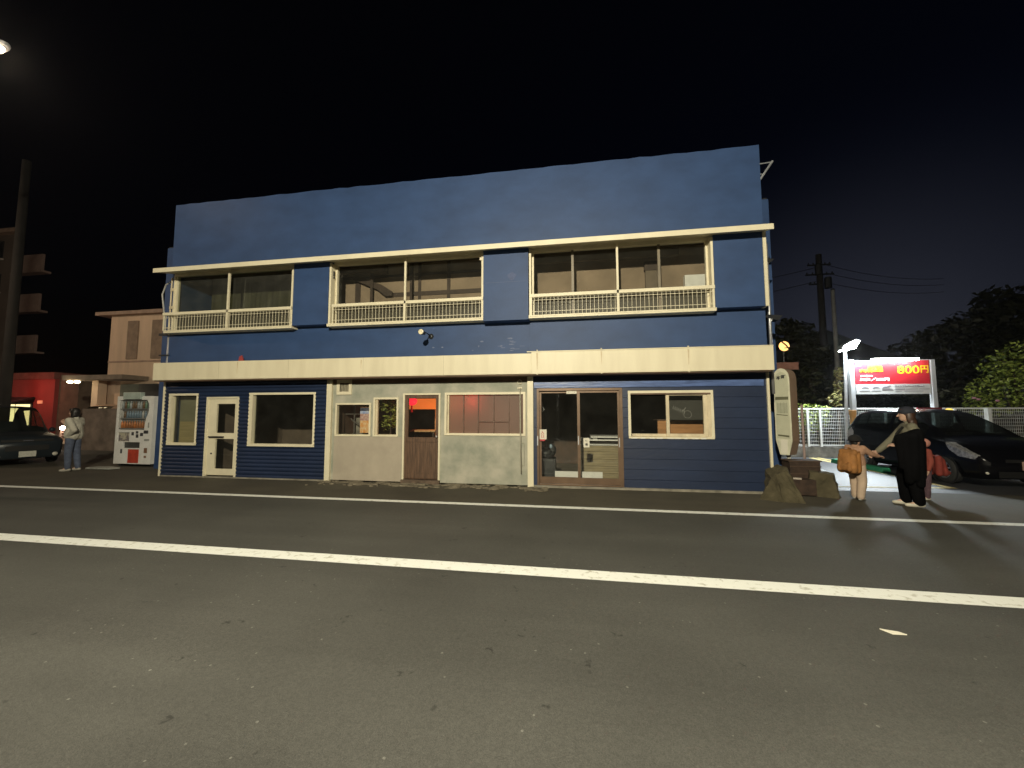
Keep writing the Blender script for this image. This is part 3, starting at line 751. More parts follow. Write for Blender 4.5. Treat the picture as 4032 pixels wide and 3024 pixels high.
MB().box(-5.02, -4.73, .343, .348, 1.52, 1.66).build("poster_band", mat("blue_print", (.62, .66, .78), rough=.6, scale=12, col2=(.12, .2, .5)), t)
point_light("poster_light", (-4.9, .15, 1.95), .9, (1, .9, .75), .03, t)  # bare point light just inside the pane above the poster, no fixture
t = thing("shelf_rack", "dark metal shelf rack with a diagonal brace inside the square grey-bay window", "rack", (-5.1, .5, .03))
m = MB()
for x in (-5.55, -5.28, -4.98): m.box(x, x + .03, .5, .53, .03, 2.2)
m.box(-5.5, -4.9, .5, .53, 1.5, 1.52); m.prism_y([(-5.35, 1.42), (-5.35, 1.38), (-4.98, 1.13), (-4.98, 1.17)], .48, .5)
m.build("rack_frame", mat("rack_metal", (.10, .09, .08), rough=.6), t)
MB().box(-5.32, -5.0, .62, .64, 1.02, 1.42).build("rack_panel", mat("grey_card", (.25, .23, .19), rough=.9, scale=6, var=.3), t)
# timber boards stacked inside the sliding doors
for i, (x0, x1, y, z, h, label) in enumerate((
        (.10, 1.6, .9, .03, .14, "lowest wide board in the board pile behind the right-hand sliding door"),
        (.10, 1.6, .92, .17, .16, "second board up in the board pile behind the right-hand sliding door"),
        (.10, 1.6, .90, .33, .15, "third board up in the board pile behind the right-hand sliding door"),
        (.10, 1.6, .93, .48, .17, "fourth board up in the board pile behind the right-hand sliding door"),
        (.10, 1.6, .91, .65, .14, "upper wide board of the board pile behind the right-hand sliding door"))):
    tag(MB().box(x0, x1, y, y + .6, z + .004, z + h).build("board", mat("pale_board", (.30, .25, .15), rough=.8, scale=5, stretch=(.3, 1, 3), var=.25), None, base=(x0, y, z), bevel=.004), label, "board", "stacked boards inside the sliding doors")
tag(MB().box(.1, 1.5, .88, 1.5, .80, .82).build("board", WHITE, None, base=(.1, .88, .8)), "thin white board lying on the pile of wide boards", "board", "stacked boards inside the sliding doors")
tag(MB().box(.1, 1.5, .9, 1.5, .90, .93).box(.15, .2, .95, 1.4, .82, .90).build("board", WHITE, None, base=(.1, .9, .9)), "lower of the two thin white boards raised on blocks over the pile", "board", "stacked boards inside the sliding doors")
tag(MB().box(.35, 1.5, .88, 1.5, .97, 1.0).box(.4, .5, .95, 1.4, .93, .97).build("board", WHITE, None, base=(.35, .88, .97)), "topmost white board of the pile behind the right-hand sliding door", "board", "stacked boards inside the sliding doors")
tag(MB().box(-.44, .56, .33, .36, .03, .285).build("plank", WHITE, None, base=(-.4, .35, .05), bevel=.004), "long white plank standing on edge just inside both sliding doors", "plank")
t = thing("floor_cloth", "pale dust sheet spread on the floor behind the left-hand sliding door", "sheet", (-.3, 1.2, .03))
MB().prism_z([(-.6, .6), (.05, .55), (.08, 1.8), (-.2, 1.9), (-.45, 1.3), (-.35, 1.0)], .031, .04).build("cloth", mat("dust_sheet", (.33, .32, .26), rough=.9, var=.2), t)
t = thing("tool_heap", "dark heap of tools and bags in the gloom behind the left-hand sliding door", "tools", (-.7, .75, .03))
m = MB(); m.ellipsoid((-.68, .8, .62), (.18, .2, .13)).ellipsoid((-.52, .85, .68), (.09, .12, .13)).box(-.9, -.45, .65, 1.1, .03, .5); m.build("bag", mat("dark_bag", (.015, .018, .02), rough=.5, var=.4, scale=12), t)
MB().ellipsoid((-.55, .7, .78), (.04, .03, .05)).ellipsoid((-.63, .68, .58), (.03, .03, .05)).build("bottle", mat("blue_plastic", (.3, .4, .5), rough=.35), t, smooth=True)
t = thing("hanging_hook", "metal hook on a thin chain hanging behind the left-hand sliding door", "hook", (-.75, .4, 1.55))
MB().tube([(-.72, .4, 2.4), (-.72, .4, 1.78)], .008, 6).build("chain", STEEL, t)
MB().tube([(-.72, .4, 1.78), (-.70, .4, 1.66), (-.67, .4, 1.6), (-.70, .4, 1.56), (-.74, .4, 1.6)], .014, 6).build("hook", STEEL, t)
t = thing("counter_front", "orange-brown wooden counter board inside the window beside the sliding doors", "counter", (2.2, .5, .03))
MB().box(1.73, 2.9, .5, .53, .7, 1.37).build("counter_board", mat("orange_ply", (.42, .20, .075), rough=.55, scale=4, stretch=(.4, 1, 3), var=.18), t)
MB().box(1.72, 2.9, .48, .9, 1.37, 1.39).build("counter_top", WOOD, t)
t = thing("wall_scribble", "dark board with pale scribbles and a ring inside the window beside the sliding doors", "board", (2.2, .25, 1.4))
m = MB(); m.tube([(2.27 + .075 * cos(a), .25, 1.50 + .075 * sin(a)) for a in [i * pi / 10 for i in range(21)]], .004, 5)
for i in range(7): m.tube([(1.98 + i * .035, .25, 1.62 - i * .012), (1.99 + i * .035 + .015, .25, 1.68 - i * .016), (2.0 + i * .035, .25, 1.60 - i * .016)], .0035, 5)
m.tube([(2.17, .25, 1.56), (2.24, .25, 1.64)], .006, 5)
m.build("scribble", mat("chalk", (.33, .33, .32), rough=.9), t)
MB().box(1.9, 2.6, .256, .26, 1.39, 1.92).build("back_board", mat("black_board", (.035, .035, .03), rough=.6), t)
tag(MB().prism_y([(-7.92, 2.746), (-7.72, 2.746), (-7.78, 2.80), (-7.82, 2.91), (-7.88, 2.88), (-7.90, 2.80)], -.16, -.13).build("rag", mat("red_cloth", (.35, .05, .05), rough=.9), None, base=(-7.82, -.15, 2.746)), "small crumpled red cloth lying on the left part of the cream awning", "cloth")

# ================================================================== STREET LAMPS
def street_lamp(label, base, arm_to, h, power, color, facing, lens=6.0, radius=.11):
    t = thing("street_lamp", label, "street lamp", (base[0], base[1], 0), "tall street lamps on the road")
    bx, by = base; ax, ay = arm_to
    MB().tube([(bx, by, 0), (bx, by, h * .6), (bx, by, h - .5)], [.085, .07, .055], 14).lathe([(.14, 0), (.14, .05), (.09, .07)], (bx, by, 0), 'z', 14).build("pole", STEEL, t, smooth=True)
    MB().tube([(bx, by, h - .52), (bx + (ax - bx) * .3, by + (ay - by) * .3, h - .12), (ax, ay, h)], [.05, .04, .035], 10).build("arm", STEEL, t, smooth=True)
    d = Vector((ax - bx, ay - by, 0)).normalized(); c = Vector((ax, ay, h)) + d * .22
    R = Matrix.Rotation(math.atan2(d.y, d.x), 3, 'Z')
    m = MB(); m.ellipsoid(c + Vector((0, 0, .03)), (.34, .15, .075), rot=R); m.build("lamp_head", STEEL, t, smooth=True)
    m = MB(); m.ellipsoid(c + Vector((0, 0, -.035)), (.24, .11, .055), rot=R); m.build("lamp_lens", emit("street_lamp_lens_%d" % lens, color, lens), t, smooth=True)
    point_light("lamp_light", c + Vector((0, 0, -.16)), power, color, radius, t)
    return t
WARM = (1.0, .91, .69)
street_lamp("street lamp on the near side of the road facing the middle of the blue building", (-.95, -13.9), (-.95, -11.5), 6.15, 7000, WARM, None)
street_lamp("tall street lamp whose glowing head shows at the upper left edge of the picture", (-14.2, -2.75), (-11.75, -2.62), 8.95, 110, (1, .78, .55), None, 5.0)
street_lamp("added street lamp out of view at the left, lighting house and shop", (-28.5, -3.6), (-27, -3.4), 8.0, 1300, (1, .74, .52), None, 4.0)  # unseen lamp added to light the house, shop and car at the left

# car park lamp
t = thing("car_park_lamp", "short square-headed car park lamp glaring white above the white mesh fence", "street lamp", (8.85, 6.35, 0))
MB().tube([(8.85, 6.35, .02), (8.98, 6.35, 3.62)], [.055, .048], 12).box(8.72, 8.98, 6.22, 6.48, 0, .04).build("pole", STEEL, t, smooth=False)
MB().prism_y([(8.80, 3.62), (9.16, 3.72), (9.30, 3.92), (9.24, 3.97), (8.86, 3.76)], 6.2, 6.5).build("lamp_head", STEEL, t, bevel=.01)
MB().prism_y([(8.84, 3.59), (9.16, 3.675), (9.32, 3.90), (9.30, 3.86), (9.17, 3.64), (8.86, 3.57)], 6.15, 6.45).build("lamp_lens", emit("led_lens", (.90, 1.0, .98), 110), t)
MB().prism_y([(8.82, 3.64), (9.16, 3.735), (9.29, 3.92), (9.10, 3.86), (8.9, 3.74)], 6.17, 6.199).build("lamp_lens", emit("led_lens", (.90, 1.0, .98), 110), t)
sl = bpy.data.lights.new("lamp_light", 'SPOT'); sl.energy = 2300; sl.color = (.86, .96, 1.0); sl.shadow_soft_size = .28; sl.spot_size = rad(140); sl.spot_blend = .6
so = bpy.data.objects.new("lamp_light", sl); COL.objects.link(so); so.parent = t; so.location = (9.08 - 8.85, 6.12 - 6.35, 3.5); so.rotation_euler = (rad(-8), 0, 0)

# ================================================================== CAR PARK SIGN
SX0, SX1, SY = 9.12, 11.22, 6.15
t = thing("parking_sign", "red car park price sign reading 800 yen on two white posts under a lit tube", "sign", (10.2, SY, 0))
RED = mat("sign_red", (.52, .022, .035), rough=.45, var=.05)
MB().box(SX0, SX1, SY, SY + .06, 2.44, 3.20).build("red_panel", RED, t)
MB().box(SX0, SX1, SY - .004, SY + .06, 2.12, 2.44).build("white_panel", mat("sign_panel_white", (.52, .54, .54), rough=.5, var=.04), t)
POSTM = mat("sign_post_paint", (.40, .42, .44), rough=.4, var=.05)
for x0 in (SX0 - .17, SX1 + .03): MB().box(x0, x0 + .13, SY - .02, SY + .11, 0, 3.25 if x0 < 10 else 3.22).build("post", POSTM, t, bevel=.01)
MB().box(SX0 - .04, SX1 + .02, SY - .005, SY + .05, 3.20, 3.225).build("top_rail", POSTM, t)
MB().tube([(SX0 + .38, SY - .17, 3.22), (SX1 - .42, SY - .17, 3.22)], .045, 12).build("lamp_tube", emit("tube_white", (1, .96, .92), 60), t, smooth=True)
mm_ = MB()
for x in (SX0 + .5, SX1 - .55): mm_.tube([(x, SY + .02, 3.22), (x, SY - .12, 3.27), (x, SY - .17, 3.25)], .014, 8)
mm_.build("lamp_bracket", STEEL, t)
for k in range(4): point_light("tube_light", (SX0 + .55 + k * .35, SY - .24, 3.18), 8, (1, .95, .90), .05, t)
YEL = mat("sign_yellow", (.85, .58, .02), rough=.5, var=.02); WHT = mat("sign_white", (.82, .82, .80), rough=.5, var=.02); GRY = mat("sign_grey", (.22, .22, .26), rough=.6)
text("800", .36, (10.63, SY - .006, 2.90), t, YEL, bold=.004, maxw=.62)
text("円", .27, (11.085, SY - .006, 2.91), t, YEL, bold=.006, maxw=.22)
text("最大料金", .10, (9.70, SY - .006, 3.00), t, YEL, bold=.004, maxw=.42)
text("駐車後24時間", .095, (9.575, SY - .006, 2.885), t, YEL, bold=.004, maxw=.68)
text("全日 0:00-24:00", .05, (9.43, SY - .006, 2.715), t, WHT, bold=.002, maxw=.36)
text("30分／200円", .105, (9.66, SY - .006, 2.60), t, WHT, bold=.005, maxw=.84)
m = MB(); m.box(9.13, 9.29, SY - .006, SY, 3.05, 3.075).box(9.265, 9.29, SY - .006, SY, 3.075, 3.17).prism_y([(9.15, 3.17), (9.235, 3.17), (9.195, 3.10)], SY - .006, SY)
m.build("corner_emblem", WHT, t)
m = MB()
for cx in (9.37, 9.68, 9.96):
    m.prism_y([(cx - .10, 2.315), (cx + .10, 2.315), (cx + .10, 2.335), (cx + .05, 2.345), (cx + .01, 2.365), (cx - .05, 2.362), (cx - .09, 2.335)], SY - .008, SY - .004)
m.prism_y([(10.0, 2.365), (10.10, 2.365), (10.10, 2.385), (10.0, 2.385)], SY - .008, SY - .004)
for (a, b, z) in ((9.2, 9.5, 2.22), (9.55, 9.8, 2.22), (9.85, 10.15, 2.24), (9.85, 10.15, 2.27), (10.22, 10.5, 2.28), (10.22, 10.5, 2.255), (10.53, 10.85, 2.27), (10.9, 11.18, 2.27), (10.22, 10.4, 2.2), (10.48, 11.0, 2.2)):
    m.box(a, b, SY - .008, SY - .004, z, z + .014)
m.build("fine_print", GRY, t)
text("ディンプルパーク江島No.5", .07, (10.63, SY - .008, 2.375), t, GRY, bold=.001, maxw=.82)

# ================================================================== WHITE MESH FENCE ON A LOW WALL
tag(MB().box(4.4, 16.5, 6.68, 6.86, 0, .36).build("low_wall", mat("low_wall_block", (.20, .19, .17), rough=.9, var=.3, scale=4, bump=.4), None, base=(8, 6.77, 0), bevel=.01), "low grey block wall under the white mesh fence at the back of the car park", "wall")
FW = mat("fence_white", (.74, .76, .76), rough=.45, var=.05)
t = thing("mesh_fence", "white wire mesh fence on the low block wall behind the black car", "fence", (8.3, 6.77, .36))
fm = MB(); z = .42
while z < 1.62: fm.box(4.4, 16.5, 6.755, 6.762, z, z + .012); z += .112
x = 4.4
while x < 16.5: fm.box(x, x + .006, 6.763, 6.768, .40, 1.66); x += .055
fm.box(4.4, 16.5, 6.745, 6.785, 1.63, 1.68); fm.box(4.4, 16.5, 6.75, 6.78, .385, .41)
fm.build("mesh_panel", FW, t)
for x in (5.9, 7.93, 8.32, 10.3, 12.3, 13.15, 15.2): MB().box(x - .03, x + .03, 6.70, 6.752, .36, 1.64).build("post", FW, t)
MB().box(13.12, 13.22, 6.62, 6.70, .36, 1.68).build("post", FW, t)

# bits of the car park
tag(MB().box(8.50, 8.62, 5.45, 5.57, 0, 1.60).box(8.49, 8.63, 5.44, 5.58, 1.45, 1.60).build("bollard", mat("orange_post", (.62, .34, .12), rough=.5), None, base=(8.56, 5.5, 0), bevel=.01), "orange square post beside the rear of the black car", "post")
tag(MB().prism_y([(7.68, .004), (7.90, .004), (7.87, .125), (7.71, .125)], 3.2, 5.2).build("kerb_block", mat("green_paint", (.03, .26, .13), rough=.5, var=.15, scale=6, bump=.2), None, base=(7.8, 4.2, 0), bevel=.012), "green painted kerb block on the car park line beside the black car", "kerb block")
tag(MB().prism_y([(6.20, .004), (6.52, .004), (6.36, .03), (6.28, .16), (6.22, .17)], 3.35, 3.5).build("plastic_bag", mat("white_plastic", (.7, .72, .75), rough=.4), None, base=(6.35, 3.4, 0), bevel=.008), "small white crumpled bag on the car park asphalt", "bag")
tag(MB().tube([(4.72, .9, 0), (4.72, .9, 1.70)], .024, 8).build("stake", mat("pink_stake", (.34, .25, .23), rough=.7), None, base=(4.72, .9, 0)), "thin upright pinkish stake behind the brown crate near the bus stop", "stake")

# ================================================================== BUS STOP
t = thing("bus_stop_sign", "pale bus stop pillar with a rounded top at the blue building's right corner", "bus stop", (4.2, .45, 0))
a = rad(-50); R = Matrix.Rotation(a, 3, 'Z'); C0 = Vector((4.2, .45, 0))
def rot_pts(mb_):
    mb_.v = [tuple(C0 + R @ (Vector(p) - Vector((0, 0, 0)))) for p in mb_.v]; return mb_
HW = .145
prof = [(-HW * .55, .70), (HW * .55, .70), (HW, .98), (HW, 2.22)] + [(HW * cos(q), 2.22 + .20 * sin(q)) for q in [rad(x) for x in (25, 45, 65, 85, 95, 115, 135, 155)]] + [(-HW, 2.22), (-HW, .98)]
BSW = mat("bus_stop_panel", (.50, .50, .37), rough=.45, var=.06); BSE = mat("bus_stop_edge", (.66, .65, .50), rough=.45); BSB = mat("bus_stop_side", (.30, .21, .15), rough=.5, var=.1)
rot_pts(MB().prism_y(prof, -HW + .01, HW)).build("pillar_body", BSB, t)
rot_pts(MB().prism_y([(x * 1.0, z) for x, z in prof], -HW - .004, -HW + .009)).build("panel_edge", BSE, t)
prof2 = [(-.12, 1.02), (.12, 1.02), (.12, 2.19)] + [(.12 * cos(q), 2.20 + .15 * sin(q)) for q in [rad(x) for x in (30, 60, 90, 120, 150)]] + [(-.12, 2.19)]
rot_pts(MB().prism_y(prof2, -HW - .008, -HW - .0045)).build("display_panel", BSW, t)
GB = mat("bus_stop_band", (.12, .12, .07), rough=.6)
rot_pts(MB().prism_y([(-.12, 1.79), (.115, 1.79), (.115, 1.85), (-.12, 1.85)], -HW - .012, -HW - .0085).prism_y([(-.10, 1.07), (.10, 1.05), (.10, 1.085), (-.10, 1.10)], -HW - .012, -HW - .0085).prism_y([(-.11, 1.49), (.09, 1.47), (.09, 1.485), (-.11, 1.505)], -HW - .012, -HW - .0085)).build("band", GB, t)
TT = MB()
for i in range(9): TT.prism_y([(-.085, 1.53 + i * .022), (.085, 1.53 + i * .022), (.085, 1.538 + i * .022), (-.085, 1.538 + i * .022)], -HW - .011, -HW - .0085)
for x in (-.09, -.03, .03, .085): TT.prism_y([(x, 1.52), (x + .004, 1.52), (x + .004, 1.74), (x, 1.74)], -HW - .0105, -HW - .0085)
rot_pts(TT).build("timetable", mat("faint_print", (.22, .23, .17), rough=.7), t)
rot_pts(MB().prism_y([(-.06, .72), (.055, .72), (.065, 1.0), (-.055, 1.0)], -HW - .012, -HW - .0085)).build("notice", PAPER, t)
front = C0 + R @ Vector((0, -HW - .010, 0))
for dx, ch, dz in ((-.045, "本", 0), (.045, "町", .01)):
    p = C0 + R @ Vector((dx, -HW - .010, 2.235 + dz)); text(ch, .085, p, t, BLACK_INK, bold=.003, rotz=a, y_out=.001)
MB().tube([(4.2, .45, .30), (4.2, .45, .72)], .035, 12).build("pole", mat("pole_concrete", (.42, .42, .36), rough=.6), t, smooth=True)
MB().lathe([(0, .02), (.16, .02), (.13, .30), (.06, .34), (0, .34)], (4.2, .45, 0), 'z', 14).build("base_block", CONC, t)
# blocks and crate beside it
MOSS = mat("mossy_concrete", (.095, .080, .045), rough=.95, scale=5, col2=(.042, .036, .018), thresh=(.3, .7), bump=.6, bscale=30)
def rough_block(name, pts, z1, top, m, label, cat, base):
    o = MB()
    n = len(pts); vs = [(x, y, 0) for x, y in pts] + [(x, y, z) for (x, y), z in zip(top, z1)]
    o.add(vs, [tuple(range(n - 1, -1, -1)), tuple(range(n, 2 * n))] + [(i, (i + 1) % n, (i + 1) % n + n, i + n) for i in range(n)])
    ob = o.build(name, m, None, base=base)
    bm = bmesh.new(); bm.from_mesh(ob.data); bmesh.ops.triangulate(bm, faces=bm.faces); bmesh.ops.subdivide_edges(bm, edges=bm.edges, cuts=5, use_grid_fill=True)
    rj = random.Random(len(pts) * 13 + int(base[0] * 10))
    for v in bm.verts: v.co += Vector((rj.gauss(0, .006), rj.gauss(0, .006), rj.gauss(0, .006) if v.co.z > .02 else 0))
    bm.to_mesh(ob.data); bm.free()
    return tag(ob, label, cat)
rough_block("anchor_block", [(3.22, -.52), (3.50, -.72), (3.84, -.76), (3.98, -.35), (3.9, .05), (3.55, .12)], [.36, .44, .50, .54, .56, .46], [(3.50, -.36), (3.56, -.45), (3.72, -.46), (3.8, -.3), (3.78, -.0), (3.55, .02)], MOSS, "mossy sloping concrete block at the right front corner of the blue building", "block", (3.55, -.4, 0))
rough_block("anchor_block", [(4.28, -.08), (4.64, -.28), (4.82, .02), (4.42, .26)], [.44, .41, .41, .44], [(4.30, -.02), (4.60, -.19), (4.75, .04), (4.44, .22)], MOSS, "squarish concrete block to the right of the brown crate", "block", (4.5, 0, 0))
t = thing("wooden_crate", "dark brown wooden crate between the two concrete blocks by the bus stop", "crate", (4.25, .05, 0))
m = MB(); m.box(4.05, 4.58, .12, .42, .02, .60); m.box(3.92, 4.34, -.16, .10, .02, .30); m.build("crate_body", mat("crate_wood", (.05, .030, .020), rough=.8, var=.25, scale=9), t, bevel=.008)
m = MB(); m.box(4.03, 4.60, .11, .43, .60, .62)
for z in (.2, .36, .5): m.box(4.045, 4.585, .108, .119, z, z + .02)
m.build("crate_slat", mat("crate_slat", (.08, .05, .033), rough=.8), t)
tag(MB().prism_z([(3.85, -.05), (4.12, -.12), (4.15, -.06), (3.9, .02)], .30, .325).build("tile_scrap", mat("tile", (.45, .40, .34), rough=.8), None, base=(4, -.05, .3)), "pale broken tile lying on the low step of the brown crate", "tile")

# ================================================================== VENDING MACHINE
VX0, VX1, VY = -13.25, -11.98, 1.20
t = thing("vending_machine", "unlit white drinks vending machine left of the blue building", "vending machine", (-12.6, 1.5, 0))
m = MB(); m.box(VX0, VX1, VY + .10, VY + .78, .08, 2.03); m.build("cabinet", WHITE, t, bevel=.01)
m = MB(); holes_wall(m, VX0, VX1, .08, 2.03, VY, VY + .10, [(VX0 + .08, VX1 - .13, 1.06, 1.92), (VX0 + .28, VX0 + .88, .53, .70), (VX0 + .09, VX0 + .50, .72, .98)])
m.build("front_panel", WHITE, t, bevel=.004)
m = MB(); m.prism_y([(VX1 - .13, 1.92), (VX1 - .22, 1.92), (VX1 - .15, 1.82), (VX1 - .132, 1.7), (VX1 - .15, 1.55), (VX1 - .21, 1.42), (VX1 - .25, 1.25), (VX1 - .26, 1.06), (VX1 - .13, 1.06)][::-1], VY - .004, VY + .05); m.build("curved_trim", WHITE, t)
MB().box(VX0 + .08, VX1 - .14, VY + .094, VY + .099, 1.06, 1.92).build("display_back", mat("display_back", (.24, .25, .25), rough=.5, var=.2, scale=6), t)
m = MB()
for z in (1.08, 1.37, 1.645): m.box(VX0 + .09, VX1 - .15, VY + .02, VY + .09, z, z + .022)
m.build("shelf", STEEL, t)
for row, (z, mt_) in enumerate(((1.105, "o"), (1.395, "b"), (1.67, "c"))):
    for i in range(10):
        x = VX0 + .15 + i * .09
        if row == 0 and x > VX1 - .3: continue
        mats = {"o": [mat("orange_label", (.55, .19, .05), rough=.4), mat("amber_label", (.40, .16, .06), rough=.4)], "b": [mat("blue_label", (.18, .26, .34), rough=.4), mat("brown_label", (.18, .11, .06), rough=.4), mat("white_label", (.5, .5, .48), rough=.4)], "c": [mat("clear_label", (.36, .40, .42), rough=.3), mat("brown_label", (.18, .11, .06), rough=.4), mat("green_label", (.15, .25, .18), rough=.4)]}[mt_]
        mm2 = MB().lathe([(0, 0), (.031, 0), (.031, .13), (.026, .15), (.013, .185), (.013, .21), (0, .21)], (x, VY + .055, z), 'z', 10)
        mm2.build("sample_bottle", random.choice(mats), t, smooth=True)
MB().add([(VX0 + .08, VY + .008, 1.06), (VX1 - .13, VY + .008, 1.06), (VX1 - .13, VY + .008, 1.92), (VX0 + .08, VY + .008, 1.92)], [(0, 1, 2, 3)]).build("display_pane", glass("machine_glass", tint=(.95, .95, .94), dirt=.03), t)
MB().box(VX0 + .28, VX0 + .88, VY + .06, VY + .09, .53, .70).build("delivery_flap", mat("smoked_plastic", (.06, .06, .06), rough=.3), t)
m = MB(); m.box(VX0 + .09, VX0 + .50, VY + .03, VY + .05, .72, .98); m.build("advert_panel", mat("advert_print", (.16, .14, .15), rough=.5, scale=7, col2=(.45, .42, .33), thresh=(.45, .55)), t)
MB().box(VX0 + .5, VX0 + .87, VY - .006, VY + .002, .11, .50).build("red_sticker", mat("red_sticker", (.46, .055, .03), rough=.5, var=.15, scale=9), t)
m = MB()
for (x, z, w, h) in ((.58, .90, .08, .09), (.73, .95, .08, .07), (.74, .83, .08, .10), (.88, .88, .10, .09), (1.0, .95, .15, .09)): m.box(VX0 + x, VX0 + x + w, VY - .006, VY + .002, z, z + h)
m.box(VX0 + .23, VX0 + .29, VY - .006, VY + .002, .38, .50)
m.build("coin_slot", mat("slot_plastic", (.05, .05, .055), rough=.4), t)
m = MB(); m.box(VX0 + 1.05, VX0 + 1.15, VY - .008, VY + .002, .40, .54).box(VX0 + 1.06, VX0 + 1.13, VY - .008, VY + .002, .26, .32); m.build("lock_plate", mat("lock_brown", (.22, .12, .07), rough=.4), t)
MB().box(VX0 + 1.03, VX0 + 1.2, VY - .006, VY + .002, .74, .80).box(VX0 + 1.13, VX0 + 1.17, VY - .006, VY + .002, 1.12, 1.27).build("sticker", mat("grey_sticker", (.35, .36, .34), rough=.5), t)
MB().box(VX0 + .27, VX0 + .88, VY - .06, VY + .06, 1.94, 2.14).build("top_lightbox", mat("lightbox_plastic", (.40, .47, .43), rough=.4), t, bevel=.01)
m = MB()
for x in (VX0 + .06, VX1 - .12): m.box(x, x + .06, VY + .1, VY + .7, 0, .08)
m.build("foot", DARK, t)
tag(MB().prism_z([(-13.35, .62), (-12.55, .60), (-12.45, .82), (-12.9, .95), (-13.3, .88)], .004, .045).build("paving_slab", mat("pale_slab", (.30, .31, .28), rough=.9, var=.2, scale=6), None, base=(-12.9, .75, 0), bevel=.01), "loose pale slab lying on the ground in front of the vending machine", "slab")

# ================================================================== LEFT BACKGROUND
BEIGE = mat("beige_render", (.68, .51, .37), rough=.9, var=.10, scale=.8, stretch=(2, 2, .3))
t = thing("beige_house", "beige two-storey house with a flat roof and porch slab behind the vending machine", "house", (-18, 9, 0))
MB().box(-22.2, -13.0, 7.0, 13, 0, 6.22).build("wall", BEIGE, t)
MB().box(-22.75, -12.8, 6.7, 13.2, 6.22, 6.38).build("roof", mat("roof_slab", (.42, .30, .23), rough=.8), t)
MB().box(-21.1, -19.4, 7.4, 9, 6.38, 6.62).build("roof_box", mat("roof_slab", (.42, .30, .23), rough=.8), t)
MB().box(-23.1, -19.8, 5.9, 7.0, 3.05, 3.25).build("porch_roof", mat("porch_slab", (.22, .18, .14), rough=.8), t)
MB().box(-22.3, -21.95, 6.5, 6.85, 0, 3.05).build("porch_pillar", BEIGE, t)
for x0, x1 in ((-21.15, -20.55), (-19.75, -18.75)): MB().box(x0, x1, 6.95, 7.0, 4.1, 5.95).build("shutter", mat("tan_shutter", (.30, .22, .16), rough=.8), t)
MB().box(-21.3, -20.2, 6.93, 7.0, .0, 2.9).build("door", mat("grey_green_door", (.14, .15, .12), rough=.7), t)
MB().box(-20.2, -18.7, 6.9, 6.999, 0, 2.9).build("doorway_shade", DARK, t)  # dark slab on the wall stands for the shade in the door recess
MB().box(-22.2, -13.0, 6.97, 7.0, 3.95, 4.03).build("string_course", mat("roof_slab", (.42, .30, .23), rough=.8), t)
for x in (-22.95, -22.55): MB().ellipsoid((x, 6.1, 2.97), (.11, .11, .07)).build("porch_light", emit("porch_lamp", (1, .82, .5), 7), t, smooth=True)
point_light("porch_glow", (-22.7, 5.8, 2.75), 12, (1, .8, .5), .05, t)
tag(MB().box(-20.4, -13.5, 5.0, 5.15, 0, 1.72).build("block_wall", mat("block_wall", (.20, .16, .13), rough=.9, var=.25, scale=2), None, base=(-17, 5, 0)), "plain grey-brown block wall between the standing person and the vending machine", "wall")

t = thing("red_shop", "low shop with red glow put into its wall colour, lit window, dark awning, behind parked cars", "shop", (-33, 12, 0))
MB().box(-42, -30.35, 10, 18, 0, 3.55).build("wall", mat("red_glow_wall", (.33, .055, .048), rough=.75, var=.12, scale=.7), t)  # red light on the shop front is put into the wall colour
MB().box(-42, -30.3, 9.9, 18, 3.55, 3.95).build("parapet", mat("red_brown", (.22, .075, .06), rough=.8), t)
MB().box(-30.35, -28.9, 10.2, 18, 0, 3.82).build("side_wall", mat("brown_render", (.17, .12, .085), rough=.9), t)
w = MB().box(-36.2, -31.85, 9.93, 10, .75, 2.15).build("window", DARK, t)
LITW = emit("lit_shop_window", (1.0, .86, .42), 1.5)
MB().box(-36.1, -34.2, 9.90, 9.925, .82, 2.06).box(-33.75, -33.1, 9.90, 9.925, .82, 2.06).box(-33.0, -31.95, 9.90, 9.925, .82, 2.06).build("lit_pane", LITW, w)
MB().prism_x([(9.0, 2.12), (9.95, 2.42), (9.95, 2.5), (9.0, 2.2)][::-1], -36.6, -31.7).build("awning", DARK, t)
MB().box(-31.45, -31.15, 9.93, 9.99, 2.1, 2.28).build("wall_plate", emit("small_sign", (1, .35, .18), .5), t)
point_light("red_fill", (-31.2, 8.6, 2.8), 45, (1, .25, .18), .1, t)  # added red light without a fixture, reddens the shop front

t = thing("apartment_block", "tall dim apartment block with stacked balconies at the far left", "apartment block", (-46, 20, 0))
MB().prism_z([(-56, 14), (-42.0, 14), (-57.5, 22), (-72, 22)], 0, 15.2).build("wall", mat("apartment_wall", (.15, .12, .10), rough=.9, var=.12, scale=.5), t)
MB().prism_z([(-56.3, 13.6), (-41.4, 13.6), (-57.0, 22), (-72, 22)], 15.2, 15.5).build("roof", mat("roof_slab", (.42, .30, .23), rough=.8), t)
for z in (5.9, 9.0, 12.0):
    bl_ = MB().box(-41.3, -38.9, 13.8, 13.95, z, z + 1.35); bl_.box(-42.2, -38.9, 13.95, 14.35, z, z + .15)
    bl_.build("balcony", mat("balcony_panel", (.24, .175, .15), rough=.9, var=.1), t)
for z in (3.2, 6.5, 9.8, 12.4):
    w = MB().box(-45.2, -43.1, 13.94, 14.0, z + .9, z + 2.3).build("window", DARK, t)
    MB().box(-45.4, -42.9, 13.8, 13.94, z + .78, z + .9).build("sill", mat("pale_sill", (.6, .55, .5), rough=.8), w)

